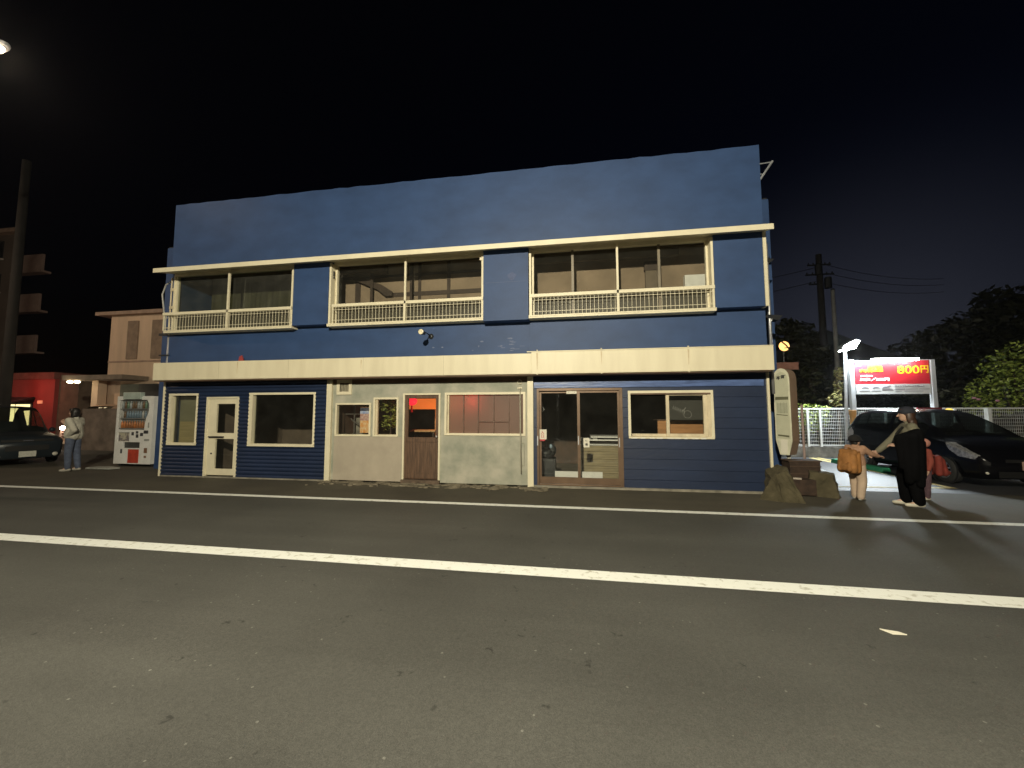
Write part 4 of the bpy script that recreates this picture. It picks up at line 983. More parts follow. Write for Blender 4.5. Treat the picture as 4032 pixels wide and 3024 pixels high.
def utility_pole(label, x, y, h, r, arms, m, extra):
    t = thing("utility_pole", label, "utility pole", (x, y, 0))
    MB().tube([(x, y, 0), (x, y, h)], [r, r * .75], 12).build("pole", m, t, smooth=True)
    for z, w in arms: MB().box(x - w, x + w, y - .05, y + .05, z, z + .09).build("crossarm", DARK, t)
    if extra:
        for (dx, z) in extra: MB().lathe([(0, 0), (.22, 0), (.22, .7), (.18, .78), (0, .78)], (x + dx, y - .1, z), 'z', 12).build("transformer", DARK, t)
        for z, w in arms:
            for q in (-.9, -.5, .5, .9): MB().lathe([(0, 0), (.05, 0), (.04, .12), (0, .14)], (x + w * q, y, z + .09), 'z', 8).build("insulator", DARK, t)
    return t
PCON = mat("pole_dark_concrete", (.022, .02, .018), rough=.9)
utility_pole("dark utility pole at the left edge in front of the apartment block", -24.5, 4.9, 13, .19, [], PCON, [])
utility_pole("dark utility pole with crossarms and transformers beyond the car park", 17.4, 22, 12.8, .24, [(12.0, .75), (11.3, .9), (10.6, .7)], mat("pole_silhouette", (.03, .028, .026), rough=.9), [(.45, 10.3), (-.1, 11.3)])
t = thing("flag_pole", "slim grey pole without crossarms rising right of the dark utility pole", "pole", (15.75, 18, 0))
MB().tube([(15.75, 18, 0), (15.75, 18, 9.0)], [.15, .10], 10).build("pole", mat("grey_pole", (.28, .28, .27), rough=.6), t, smooth=True)
MB().lathe([(0, 9), (.12, 9), (.09, 9.1), (0, 9.13)], (15.75, 18, 0), 'z', 10).build("cap", DARK, t)
for i, (z0, x1, z1, lab) in enumerate(((11.9, 10.3, 9.6, "upper overhead wire from the dark utility pole to the left"), (10.9, 10.3, 8.3, "lower overhead wire from the dark utility pole to the left"))):
    pts = []
    for k in range(13):
        f = k / 12; pts.append((17.4 + (-6 - 17.4) * f, 22 + 2 * f, z0 + (z1 - z0) * f - 2.2 * f * (1 - f)))
    tag(MB().tube(pts, .022, 5).build("overhead_wire", DARK, None, base=(17.4, 22, z0)), lab, "wire")
for k, (z, dz) in enumerate(((12.0, .4), (11.4, .5), (10.7, .6))):
    pts = [(17.9 + 12 * f, 22 + 6 * f, z + dz * f - 1.5 * f * (1 - f)) for f in [i / 8 for i in range(9)]]
    tag(MB().tube(pts, .018, 5).build("overhead_wire", DARK, None, base=(17.9, 22, z)), ["topmost", "middle", "lowest"][k] + " overhead wire running right from the dark utility pole", "wire")

# ---- houses, trees and bushes behind the car park
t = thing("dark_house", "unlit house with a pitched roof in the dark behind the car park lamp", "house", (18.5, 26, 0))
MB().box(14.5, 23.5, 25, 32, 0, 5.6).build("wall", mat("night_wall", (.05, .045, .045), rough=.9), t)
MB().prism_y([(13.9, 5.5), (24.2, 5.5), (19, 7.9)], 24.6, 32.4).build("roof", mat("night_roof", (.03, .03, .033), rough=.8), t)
def branchy(t, x, y, h, r, m, seed):
    rr = random.Random(seed); mbx = MB()
    mbx.tube([(x, y, 0), (x + rr.uniform(-.1, .1) * h * .3, y, h * .35), (x + rr.uniform(-.1, .1) * h * .4, y, h * .7)], [r, r * .75, r * .3], 10)
    for k in range(7):
        a = rr.uniform(0, 2 * pi); z = h * rr.uniform(.25, .6); L = h * rr.uniform(.18, .32)
        mbx.tube([(x, y, z), (x + cos(a) * L * .6, y + sin(a) * L * .6, z + L * .5), (x + cos(a) * L, y + sin(a) * L, z + L)], [r * .4, r * .25, r * .08], 6)
    mbx.build("trunk", m, t, smooth=True)
BARK = mat("bark", (.06, .045, .03), rough=.95, var=.3, scale=6, bump=.4)
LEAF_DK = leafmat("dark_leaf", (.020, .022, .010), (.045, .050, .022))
LEAF_MID = leafmat("bush_leaf", (.03, .06, .008), (.36, .44, .09))
def tree(name, label, x, y, h, cl, n, size, leaf, seed, group=None, r=.16, cat="tree"):
    t = thing(name, label, cat, (x, y, 0), group)
    branchy(t, x, y, h, r, BARK, seed)
    leaf_cloud([((x + c[0], y + c[1], c[2]), (c[3], c[4], c[5])) for c in cl], n, size, seed, flat=.7).build("crown", leaf, t)
    return t
rr = random.Random(5)
def blobs(h0, h1, rad_, n, seed):
    q = random.Random(seed); out = []
    for _ in range(n):
        f = q.random(); z = h0 + (h1 - h0) * f; w = rad_ * (1 - .55 * abs(f - .4))
        out.append((q.uniform(-w, w) * .7, q.uniform(-w, w) * .6, z, w * q.uniform(.35, .6), w * q.uniform(.35, .6), (h1 - h0) * q.uniform(.10, .2)))
    return out
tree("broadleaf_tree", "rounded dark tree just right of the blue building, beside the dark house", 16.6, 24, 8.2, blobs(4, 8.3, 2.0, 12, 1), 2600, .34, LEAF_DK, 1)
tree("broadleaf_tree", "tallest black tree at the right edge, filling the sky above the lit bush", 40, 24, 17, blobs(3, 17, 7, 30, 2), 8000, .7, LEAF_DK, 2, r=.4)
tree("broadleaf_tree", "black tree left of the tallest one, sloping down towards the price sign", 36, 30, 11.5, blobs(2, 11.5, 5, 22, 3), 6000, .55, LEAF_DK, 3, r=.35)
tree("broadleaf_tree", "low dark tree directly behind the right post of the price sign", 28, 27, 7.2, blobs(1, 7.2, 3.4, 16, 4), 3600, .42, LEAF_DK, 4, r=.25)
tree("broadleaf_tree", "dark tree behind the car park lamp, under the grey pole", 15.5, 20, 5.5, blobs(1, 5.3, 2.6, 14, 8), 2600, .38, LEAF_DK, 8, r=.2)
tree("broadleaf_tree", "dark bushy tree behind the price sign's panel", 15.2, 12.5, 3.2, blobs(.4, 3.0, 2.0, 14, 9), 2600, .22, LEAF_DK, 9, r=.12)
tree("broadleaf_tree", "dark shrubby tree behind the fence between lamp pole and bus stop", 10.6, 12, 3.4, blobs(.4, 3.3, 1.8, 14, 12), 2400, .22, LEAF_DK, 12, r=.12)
t = thing("leafy_bush", "large bright green bush lit by lamps above the fence at the right edge", "bush", (15.6, 8.4, 0))
branchy(t, 15.6, 8.4, 4.0, .1, BARK, 11)
bl = [((15.6, 8.3, 2.3), (1.5, .9, .8)), ((14.6, 8.1, 1.9), (.9, .6, .55)), ((15.3, 8.2, 3.1), (.9, .7, .6)), ((16.2, 8.4, 3.6), (.9, .8, .6)), ((16.8, 8.3, 2.6), (1.1, .9, .9)), ((14.2, 8.0, 1.75), (.5, .4, .35)), ((15.0, 8.1, 2.75), (.5, .5, .45))]
leaf_cloud(bl, 3400, .125, 21, .85).build("foliage", LEAF_MID, t)
fl = MB(); 
for (x, y, z) in ((13.75, 7.75, 2.02), (13.85, 7.72, 1.97), (15.1, 7.5, 2.05), (14.3, 7.6, 1.92)): fl.ellipsoid((x, y, z), (.06, .05, .04), 8, 6)
fl.build("flower", mat("pink_flower", (.6, .3, .38), rough=.7), t)
t = thing("hedge_shrub", "low green shrub showing over the fence left of the lamp pole", "shrub", (8.3, 7.4, 0))
leaf_cloud([((8.1, 7.4, 1.3), (.9, .35, .55)), ((8.6, 7.4, 1.55), (.5, .3, .3)), ((7.2, 7.4, 1.1), (.7, .3, .5))], 1300, .11, 31, .7).build("foliage", LEAF_MID, t)
MB().tube([(8.3, 7.4, 0), (8.3, 7.4, 1.3)], .03, 8).build("stem", BARK, t)
t = thing("climbing_ivy", "column of pale climbing leaves lit from the front, left of the car park lamp pole", "ivy", (9.6, 7.9, 0))
MB().tube([(9.6, 7.9, 0), (9.62, 7.9, 3.2)], .05, 8).build("stem", BARK, t)
leaf_cloud([((9.65, 7.75, 2.95), (.22, .15, .25)), ((9.55, 7.75, 2.45), (.14, .14, .3)), ((9.42, 7.75, 2.0), (.25, .15, .3))], 260, .12, 41, .7).build("foliage", leafmat("pale_leaf", (.05, .055, .015), (.30, .27, .11)), t)
t = thing("traffic_mirror", "glowing orange round lamp behind branches at the corner of the cream awning", "lamp", (11.4, 15, 0))
MB().tube([(11.4, 15.1, 0), (11.4, 15.1, 5.2)], .04, 8).build("pole", DARK, t)
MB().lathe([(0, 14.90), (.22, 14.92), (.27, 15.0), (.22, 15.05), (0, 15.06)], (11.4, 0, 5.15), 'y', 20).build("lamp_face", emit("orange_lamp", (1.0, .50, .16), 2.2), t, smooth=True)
t.name = "orange_lamp"
MB().tube([(11.1, 14.7, 5.4), (11.35, 14.7, 5.15), (11.55, 14.7, 4.85)], .035, 6).tube([(11.25, 14.7, 5.0), (11.45, 14.7, 5.02), (11.7, 14.7, 5.1)], .025, 6).build("branch", BARK, t)
t = thing("far_lamp", "small far orange street light between the bus stop and the car park lamp", "street lamp", (21.2, 30, 0))
MB().tube([(21.2, 30, 0), (21.2, 30, 6.2), (21.6, 29.9, 6.4)], .07, 8).build("pole", DARK, t)
MB().ellipsoid((21.15, 29.8, 6.08), (.30, .2, .22)).ellipsoid((21.75, 29.8, 6.3), (.1, .1, .1)).build("lamp_head", emit("orange_lamp", (1.0, .50, .16), 2.2), t, smooth=True)
tag(MB().box(9.5, 10.5, 12, 12.06, 3.55, 3.9).box(9.45, 9.55, 12.0, 12.1, 0, 3.9).build("name_board", mat("rust_board", (.42, .20, .14), rough=.7), None, base=(9.5, 12, 0)), "small reddish board on a post in the dark above the bus stop", "sign")

# ---- scraps on the ground
rq = random.Random(77); m = MB()
for _ in range(170):
    x = rq.uniform(-5.7, -.6); y = -abs(rq.gauss(0, .22)) - .03
    if y < -.75: continue
    r_ = rq.uniform(.02, .10) * (1 if y > -.4 else .5); n_ = rq.randint(5, 7); a0 = rq.uniform(0, 6.28)
    pts = [(x + r_ * rq.uniform(.6, 1.1) * cos(a0 + 2 * pi * i / n_) * 1.6, y + r_ * rq.uniform(.6, 1.1) * sin(a0 + 2 * pi * i / n_)) for i in range(n_)]
    pts = [(px_, min(py_, -.02)) for px_, py_ in pts]
    m.prism_z(pts, .001, rq.uniform(.006, .03))
tag(m.build("rubble", mat("broken_concrete", (.22, .19, .135), rough=.95, col2=(.07, .06, .04), scale=7, thresh=(.3, .6), bump=.4), None), kind="stuff")
tag(MB().prism_z([(2.12, -4.87), (2.16, -4.93), (2.25, -4.925), (2.22, -4.895), (2.15, -4.88)], .006, .012).build("paper_scrap", PAPER, None, base=(2.18, -4.9, .006)), "torn white paper scrap lying on the near road lane at the right", "paper")

# ================================================================== CARS
def smoothstep_interp(st, y):
    """stations: (y, zb, zbelt, ztop, wb, wbelt, wtop), monotone cubic between them"""
    if y <= st[0][0]: return st[0][1:]
    if y >= st[-1][0]: return st[-1][1:]
    for i in range(len(st) - 1):
        if st[i][0] <= y <= st[i + 1][0]: break
    p0, p1, p2, p3 = st[max(i - 1, 0)], st[i], st[i + 1], st[min(i + 2, len(st) - 1)]
    h = p2[0] - p1[0]; t = (y - p1[0]) / h; out = []
    for k in range(1, 7):
        d = (p2[k] - p1[k]) / h
        def slope(a, b, c):
            if b[0] == a[0] or c[0] == b[0]: return d
            s1 = (b[k] - a[k]) / (b[0] - a[0]); s2 = (c[k] - b[k]) / (c[0] - b[0])
            return 0 if s1 * s2 <= 0 else 2 * s1 * s2 / (s1 + s2)
        m1 = slope(p0, p1, p2) if i > 0 else d; m2 = slope(p1, p2, p3) if i + 2 < len(st) else d
        t2, t3 = t * t, t * t * t
        out.append(p1[k] * (2 * t3 - 3 * t2 + 1) + m1 * h * (t3 - 2 * t2 + t) + p2[k] * (-2 * t3 + 3 * t2) + m2 * h * (t3 - t2))
    return tuple(out)

def section(st, y):
    zb, zm, zt, wb, wm, wt = smoothstep_interp(st, y)
    return [(0, zb), (wb * .92, zb), (wb, zb + .10), (wm + .015, zb + .1 + (zm - zb - .1) * .55), (wm, zm),
            (wm + (wt - wm) * .72, zm + (zt - zm) * .84), (wt, zt - .012), (wt * .5, zt + .008), (0, zt + .014)]

def width_at(st, y, z):
    s = section(st, y)
    for i in range(1, 6):
        a, b = s[i], s[i + 1]
        if a[1] <= z <= b[1] and b[1] > a[1]: return a[0] + (b[0] - a[0]) * (z - a[1]) / (b[1] - a[1])
    return s[6][0]

def inside(poly, p):
    c = False; n = len(poly)
    for i in range(n):
        (x1, y1), (x2, y2) = poly[i], poly[(i + 1) % n]
        if (y1 > p[1]) != (y2 > p[1]) and p[0] < (x2 - x1) * (p[1] - y1) / (y2 - y1) + x1: c = not c
    return c

def drape(st, poly, side, off=.006, n=40):
    ys = [p[0] for p in poly]; zs = [p[1] for p in poly]; m = MB()
    y0, y1, z0, z1 = min(ys), max(ys), min(zs), max(zs)
    dy, dz = (y1 - y0) / n, (z1 - z0) / n
    for i in range(n):
        for j in range(n):
            if inside(poly, (y0 + (i + .5) * dy, z0 + (j + .5) * dz)):
                q = [(y0 + (i + a) * dy, z0 + (j + b) * dz) for a, b in ((0, 0), (1, 0), (1, 1), (0, 1))]
                m.add([(side * (width_at(st, y, z) + off), y - off * .3, z) for y, z in q], [(0, 1, 2, 3)])
    return m

def car_shell(t, st, paint, glassm, ws, rw, sides, trim):
    segdiv = [1, 1, 4, 4, 5, 2, 3, 3]; L = st[-1][0]; NU = 72
    vcoord = [(k, f / segdiv[k]) for k in range(8) for f in range(segdiv[k])] + [(7, 1.0)]
    ys = sorted({L * i / NU for i in range(NU + 1)} | {ws[0], ws[1], rw[0], rw[1]} | {q for s_ in sides for q in s_})
    def P(y, kv):
        s = section(st, y); k, f = kv; a, b = s[k], s[k + 1]
        return (a[0] + (b[0] - a[0]) * f, a[1] + (b[1] - a[1]) * f)
    groups = {"body": MB(), "windshield": MB(), "rear_window": MB()}
    sw = {1: MB(), -1: MB()}
    for i in range(len(ys) - 1):
        yc = (ys[i] + ys[i + 1]) / 2
        for j in range(len(vcoord) - 1):
            k = vcoord[j][0]
            for s in (1, -1):
                (xa, za), (xb, zb), (xc, zc), (xd, zd) = P(ys[i], vcoord[j]), P(ys[i], vcoord[j + 1]), P(ys[i + 1], vcoord[j + 1]), P(ys[i + 1], vcoord[j])
                vs = [(s * xa, ys[i], za), (s * xb, ys[i], zb), (s * xc, ys[i + 1], zc), (s * xd, ys[i + 1], zd)]
                g = groups["body"]
                if k >= 6 and ws[0] < yc < ws[1]: g = groups["windshield"]
                elif k >= 6 and rw[0] < yc < rw[1]: g = groups["rear_window"]
                elif k == 4 and any(a < yc < b for a, b in sides) and .1 < (vcoord[j][1] + .1): g = sw[s]
                g.add(vs, [(0, 1, 2, 3) if s > 0 else (3, 2, 1, 0)])
    for y in (0, L):
        s = section(st, y); poly = [(x, y, z) for x, z in s] + [(-x, y, z) for x, z in s[-2:0:-1]]
        groups["body"].add(poly, [tuple(range(len(poly)))])
    body = groups["body"].build("body", paint, t, smooth=True)
    for nm in ("windshield", "rear_window"):
        if groups[nm].f: groups[nm].build(nm, glassm, t, smooth=True)
    for s in (1, -1):
        if sw[s].f: sw[s].build("side_window", glassm, t, smooth=True)
    return body

def wheel(t, x, y, r, side, w=.19, spokes=9):
    tyre = MB().lathe([(r * .64, -w / 2), (r * .93, -w / 2), (r, -w * .3), (r, w * .3), (r * .93, w / 2), (r * .64, w / 2)], (0, 0, 0), 'x', 28)
    tyre.v = [(x + a, y + b, r + c) for a, b, c in tyre.v]
    wh = tyre.build("wheel", BLACKRUB, t, smooth=True)
    rim = MB(); xo = side * (w / 2 - .015)
    rim.lathe([(r * .66, xo - side * .05), (r * .66, xo), (r * .58, xo + side * .006), (r * .56, xo - side * .05)], (0, 0, 0), 'x', 28)
    rim.lathe([(0, xo + side * .004), (r * .15, xo + side * .002), (r * .17, xo - side * .03), (0, xo - side * .03)], (0, 0, 0), 'x', 16)
    for k in range(spokes):
        a = 2 * pi * k / spokes
        u = Vector((0, cos(a), sin(a))); v = Vector((0, -sin(a), cos(a)))
        p = [u * r * .13 - v * r * .055, u * r * .13 + v * r * .055, u * r * .6 + v * r * .045, u * r * .6 - v * r * .045]
        rim.add([(q.x + xo - side * .002, q.y, q.z) for q in p] + [(q.x + xo - side * .03, q.y, q.z) for q in p], [(0, 1, 2, 3), (7, 6, 5, 4), (0, 4, 5, 1), (1, 5, 6, 2), (2, 6, 7, 3), (3, 7, 4, 0)])
    rim.v = [(x + a, y + b, r + c) for a, b, c in rim.v]
    rim.build("rim", mat("alloy", (.42, .42, .43), rough=.35, metal=.8, var=.05), wh)
    bk = MB().lathe([(0, xo - side * .06), (r * .64, xo - side * .06)], (0, 0, 0), 'x', 24); bk.v = [(x + a, y + b, r + c) for a, b, c in bk.v]
    bk.build("brake_disc", DARK, wh)
    return wh

def car_paint(name, col, rough=.22):
    m, n, L, b = new_mat(name)
    b.inputs["Base Color"].default_value = (*col, 1); b.inputs["Roughness"].default_value = rough
    b.inputs["Coat Weight"].default_value = .05; b.inputs["Specular IOR Level"].default_value = .2; b.inputs["Coat Roughness"].default_value = .05
    return m
CAR_GLASS = glass("car_glass", tint=(.22, .25, .24), dirt=.01)

# black hatchback, nose towards the road
t = thing("parked_car", "black hatchback parked nose out in front of the white mesh fence at the right edge", "car", (0, 0, 0))
BLK = car_paint("black_car_paint", (.003, .003, .004))
st = [(0, .24, .55, .62, .60, .66, .50), (.10, .20, .64, .76, .74, .77, .58), (.45, .18, .78, .92, .80, .83, .64), (.85, .18, .90, 1.02, .82, .845, .66),
      (1.2, .18, .94, 1.24, .83, .845, .63), (1.85, .18, .98, 1.53, .83, .845, .585), (2.3, .18, 1.0, 1.605, .83, .845, .59), (3.0, .18, 1.03, 1.61, .83, .84, .585), (3.5, .2, 1.07, 1.55, .82, .83, .56), (3.78, .26, 1.08, 1.40, .79, .80, .55), (3.92, .36, 1.0, 1.10, .72, .74, .53)]
car_shell(t, st, BLK, CAR_GLASS, (.87, 1.9), (3.55, 3.88), [(1.25, 2.2), (2.3, 3.05), (3.12, 3.45)], None)
for s in (1, -1):
    hl_ = drape(st, [(.16, .58), (.10, .66), (.30, .77), (.60, .90), (.72, .90), (.64, .75), (.45, .62)], s, .008)
    h = hl_.build("headlight", mat("headlight_glass", (.42, .42, .43), rough=.15, var=.35, scale=18, metal=.5), t, smooth=True)
    MB().ellipsoid((s * .76, .32, .69), (.05, .05, .045), 10, 8).build("reflector", mat("chrome", (.7, .7, .7), rough=.12, metal=.9), h, smooth=True)
    MB().ellipsoid((s * .66, .07, .33), (.055, .03, .045), 12, 8).build("fog_light", mat("fog_glass", (.6, .58, .5), rough=.2), t, smooth=True)
    drape(st, [(3.55, .72), (3.80, .72), (3.80, 1.0), (3.62, 1.10), (3.52, 1.0)], s, .008, 16).build("tail_light", mat("tail_glass", (.42, .40, .42), rough=.15), t, smooth=True)
    for y in (.80, 3.15): wheel(t, s * .765, y, .295, s)
    mm4 = MB().ellipsoid((s * .93, 1.42, 1.0), (.10, .07, .07), 12, 8).box(min(s * .80, s * .88), max(s * .80, s * .88), 1.40, 1.44, .95, .98); mm4.build("wing_mirror", BLK, t, smooth=True)
    for y in (2.15, 3.0): MB().box(s * .855 - .012, s * .855 + .012, y, y + .16, .885, .91).build("door_handle", BLK, t)
    dl = MB()
    for y in (1.28, 2.32, 3.12): dl.add([(s * (width_at(st, yy, z) + .0015), yy, z) for yy, z in ((y, .26), (y + .008, .26), (y + .008, .9), (y, .9))], [(0, 1, 2, 3)])
    dl.build("door_seam", mat("seam_black", (.002, .002, .002), rough=.9), t)
    # dark wheel arch lining
    for y in (.80, 3.15):
        ar = MB().lathe([(.30, s * .848), (.345, s * .852)], (0, 0, 0), 'x', 32); ar.v = [(a, b + y, c + .30) for a, b, c in ar.v]; ar.build("wheel_arch", mat("arch_black", (.004, .004, .004), rough=.8), t)
MB().box(-.165, .165, -.03, -.012, .40, .565).build("licence_plate", mat("plate_pinkish", (.48, .34, .27), rough=.5, var=.15, scale=25), t)
MB().box(-.42, .42, -.012, .02, .54, .60).box(-.55, .55, -.006, .02, .24, .36).build("grille", mat("grille_black", (.01, .01, .01), rough=.5), t)
MB().box(-.08, .08, -.03, .0, .60, .66).build("emblem", mat("chrome", (.7, .7, .7), rough=.12, metal=.9), t)
m = MB()
for x in (-.35, .35): m.box(x - .22, x + .22, 1.75, 1.9, .5, 1.05); m.ellipsoid((x, 1.85, 1.18), (.11, .05, .09), 10, 8)
m.box(-.6, .6, 2.85, 3.0, .5, 1.05); m.build("seat", mat("seat_black", (.012, .012, .012), rough=.9), t)
MB().lathe([(.02, 3.3), (.14, 3.32)], (0, 0, 0), 'y', 4).build("rear_badge", DARK, t)
t.location = (8.80, 1.05, 0)
# dark red bar seen behind the car roof
tag(MB().box(10.70, 11.36, 6.0, 6.05, 1.60, 1.68).box(11.0, 11.05, 6.051, 6.10, 0, 1.66).build("barrier_bar", mat("barrier_red", (.16, .02, .025), rough=.5), None, base=(11.3, 6.25, 1.42)), "dark red bar showing just above the black car's roof", "barrier")
t = thing("marker_light", "small glowing yellow marker light above the black car's roof", "light", (11.75, 6.3, 0))
MB().ellipsoid((11.75, 6.25, 1.60), (.10, .06, .055), 14, 10).build("lens", emit("marker_yellow", (1, .72, .12), 1.3), t, smooth=True)
MB().tube([(11.75, 6.3, 0), (11.75, 6.3, 1.56)], .02, 8).build("stand", DARK, t)

# dark kei car at the far left, nose towards the road
t = thing("parked_car", "dark blue-grey boxy small car at the left edge, lit shop showing through its windows", "car", (0, 0, 0))
NAVY = car_paint("navy_car_paint", (.020, .026, .032), .3)
sk = [(0, .22, .60, .68, .60, .64, .48), (.08, .20, .70, .80, .70, .71, .56), (.45, .19, .80, .89, .73, .735, .60), (1.05, .19, .88, .97, .735, .74, .60),
      (1.40, .19, .93, 1.32, .735, .74, .58), (1.85, .19, .96, 1.68, .735, .74, .56), (2.4, .19, .98, 1.76, .735, .74, .56), (3.4, .2, .98, 1.73, .73, .735, .55), (3.7, .24, .99, 1.58, .71, .72, .54), (3.82, .34, .95, 1.06, .67, .68, .5)]
car_shell(t, sk, NAVY, glass("kei_glass", tint=(.75, .78, .70), dirt=.01), (1.07, 1.96), (3.46, 3.78), [(1.4, 2.3), (2.4, 3.2)], None)
for s in (1, -1):
    drape(sk, [(.10, .62), (.10, .76), (.34, .82), (.40, .72), (.30, .62)], s, .008, 20).build("headlight", mat("headlight_glass", (.42, .42, .43), rough=.15, var=.35, scale=18, metal=.5), t, smooth=True)
    MB().lathe([(0, -.02), (.055, -.015), (.06, .02)], (s * .55, 0, .30), 'y', 14).build("fog_light", mat("fog_glass", (.6, .58, .5), rough=.2), t, smooth=True)
    for y in (.68, 3.2): wheel(t, s * .66, y, .28, s, .16, 7)
    MB().ellipsoid((s * .83, 1.42, 1.0), (.08, .06, .08), 12, 8).build("wing_mirror", NAVY, t, smooth=True)
MB().box(-.165, .165, -.03, -.012, .26, .425).build("licence_plate", mat("plate_white", (.55, .55, .48), rough=.5, var=.12, scale=25), t)
MB().box(-.42, .42, -.014, .02, .44, .585).box(-.5, .5, -.01, .02, .70, .77).build("grille", mat("grille_black", (.01, .01, .01), rough=.5), t)
MB().box(-.10, .10, -.02, .0, .72, .75).build("emblem", mat("chrome", (.7, .7, .7), rough=.12, metal=.9), t)
t.location = (-16.0, .95, 0); t.rotation_euler = (0, 0, rad(74))

# pale van with one headlamp on, behind the standing person; a second one further back
def van(label, loc, col, lamp):
    t = thing("parked_van", label, "van", (0, 0, 0), "vans waiting behind the person at the left")
    sv = [(0, .22, .70, .95, .70, .74, .60), (.10, .20, .82, 1.08, .78, .80, .66), (.35, .19, .95, 1.16, .80, .82, .68), (.95, .19, 1.02, 1.85, .81, .82, .68), (1.4, .19, 1.03, 1.93, .81, .82, .68), (3.6, .2, 1.03, 1.92, .81, .82, .68), (3.9, .26, 1.0, 1.7, .79, .8, .66)]
    car_shell(t, sv, mat("van_paint_%s" % lamp, col, rough=.35, var=.04), CAR_GLASS, (.36, .95), (3.62, 3.88), [(.9, 1.8), (1.9, 3.4)], None)
    g = MB()
    for i in range(3): g.box(-.60, .60, -.03, .0, .50 + i * .12, .555 + i * .12)
    g.build("grille", mat("grille_slot", (.10, .03, .02), rough=.5), t)
    MB().box(-.72, .72, -.06, .02, .22, .30).build("bumper", mat("cream_bumper", (.7, .55, .40), rough=.4), t)
    for s in (-1, 1):
        on = s < 0
        MB().ellipsoid((s * .60, -.015, .90), (.12, .05, .085), 14, 10).build("headlight", emit("headlamp_on", (1, .93, .86), 30) if on else mat("fog_glass", (.6, .58, .5), rough=.2), t, smooth=True)
        for y in (.7, 3.1): wheel(t, s * .73, y, .29, s, .17, 6)
    point_light("headlamp_glow", (-.60, -.28, .92), 10 if lamp == "a" else 5, (1, .9, .8), .06, t)
    t.location = loc
    return t
van("pale van with a blazing headlamp and barred grille, right behind the standing person", (-21.25, 5.3, 0), (.60, .40, .28), "a")
van("second van further back, its white headlamp showing beside the standing person's face", (-24.5, 10.4, .32), (.16, .14, .14), "b")

# ================================================================== PEOPLE
def blob(name, prims, m, parent, voxel=.006, smooth=4):
    """one continuous surface grown over tapered limbs and ellipsoids"""
    g = MB()
    for p in prims:
        if p[0] == 'c': g.capsule(*p[1:])
        else: g.ellipsoid(p[1], p[2], 18, 12, p[3] if len(p) > 3 else None)
    me = bpy.data.meshes.new(name); me.from_pydata([tuple(v) for v in g.v], [], g.f); me.update()
    bm = bmesh.new(); bm.from_mesh(me); bmesh.ops.remove_doubles(bm, verts=bm.verts, dist=1e-6); bmesh.ops.recalc_face_normals(bm, faces=bm.faces); bm.to_mesh(me); bm.free()
    o = bpy.data.objects.new("tmp", me); COL.objects.link(o)
    r = o.modifiers.new("r", 'REMESH'); r.mode = 'VOXEL'; r.voxel_size = voxel; r.use_smooth_shade = True
    s = o.modifiers.new("s", 'SMOOTH'); s.iterations = smooth; s.factor = .5
    bpy.context.view_layer.update()
    me2 = bpy.data.meshes.new_from_object(o.evaluated_get(bpy.context.evaluated_depsgraph_get()))
    bpy.data.objects.remove(o); bpy.data.meshes.remove(me)
    me2.name = name; me2.materials.clear(); me2.materials.append(m)
    me2.polygons.foreach_set("use_smooth", [True] * len(me2.polygons))
    ob = bpy.data.objects.new(name, me2); COL.objects.link(ob)
    if parent: ob.parent = parent
    return ob

def hand(wrist, d, n, s, side=1, curl=.5):
    """palm, four fingers of unequal length with knuckle bends, thumb from the side of the palm"""
    w, d, n = Vector(wrist), Vector(d).normalized(), Vector(n).normalized()
    a = d.cross(n).normalized() * side; out = []
    pc = w + d * .045 * s
    for k in (-.5, 0, .5): out.append(('c', w + a * k * .03 * s, w + d * .08 * s + a * k * .055 * s, .017 * s, .015 * s))
    for i, (off, L) in enumerate(((-.032, .062), (-.011, .075), (.011, .072), (.032, .056))):
        b = w + d * .085 * s + a * off * s
        d1 = (d * cos(curl * .5) + n * sin(curl * .5)); d2 = (d * cos(curl * 1.3) + n * sin(curl * 1.3))
        m1 = b + d1 * L * .5 * s; e = m1 + d2 * L * .5 * s
        out += [('c', b, m1, .0095 * s, .0088 * s), ('c', m1, e, .0088 * s, .0075 * s)]
    tb = w + d * .03 * s - a * .026 * s; t1 = tb + (d * .6 - a * .7 + n * .3) * .035 * s; t2 = t1 + (d * .85 - a * .3 + n * .4) * .03 * s
    out += [('c', tb, t1, .0125 * s, .011 * s), ('c', t1, t2, .011 * s, .0085 * s)]
    return out

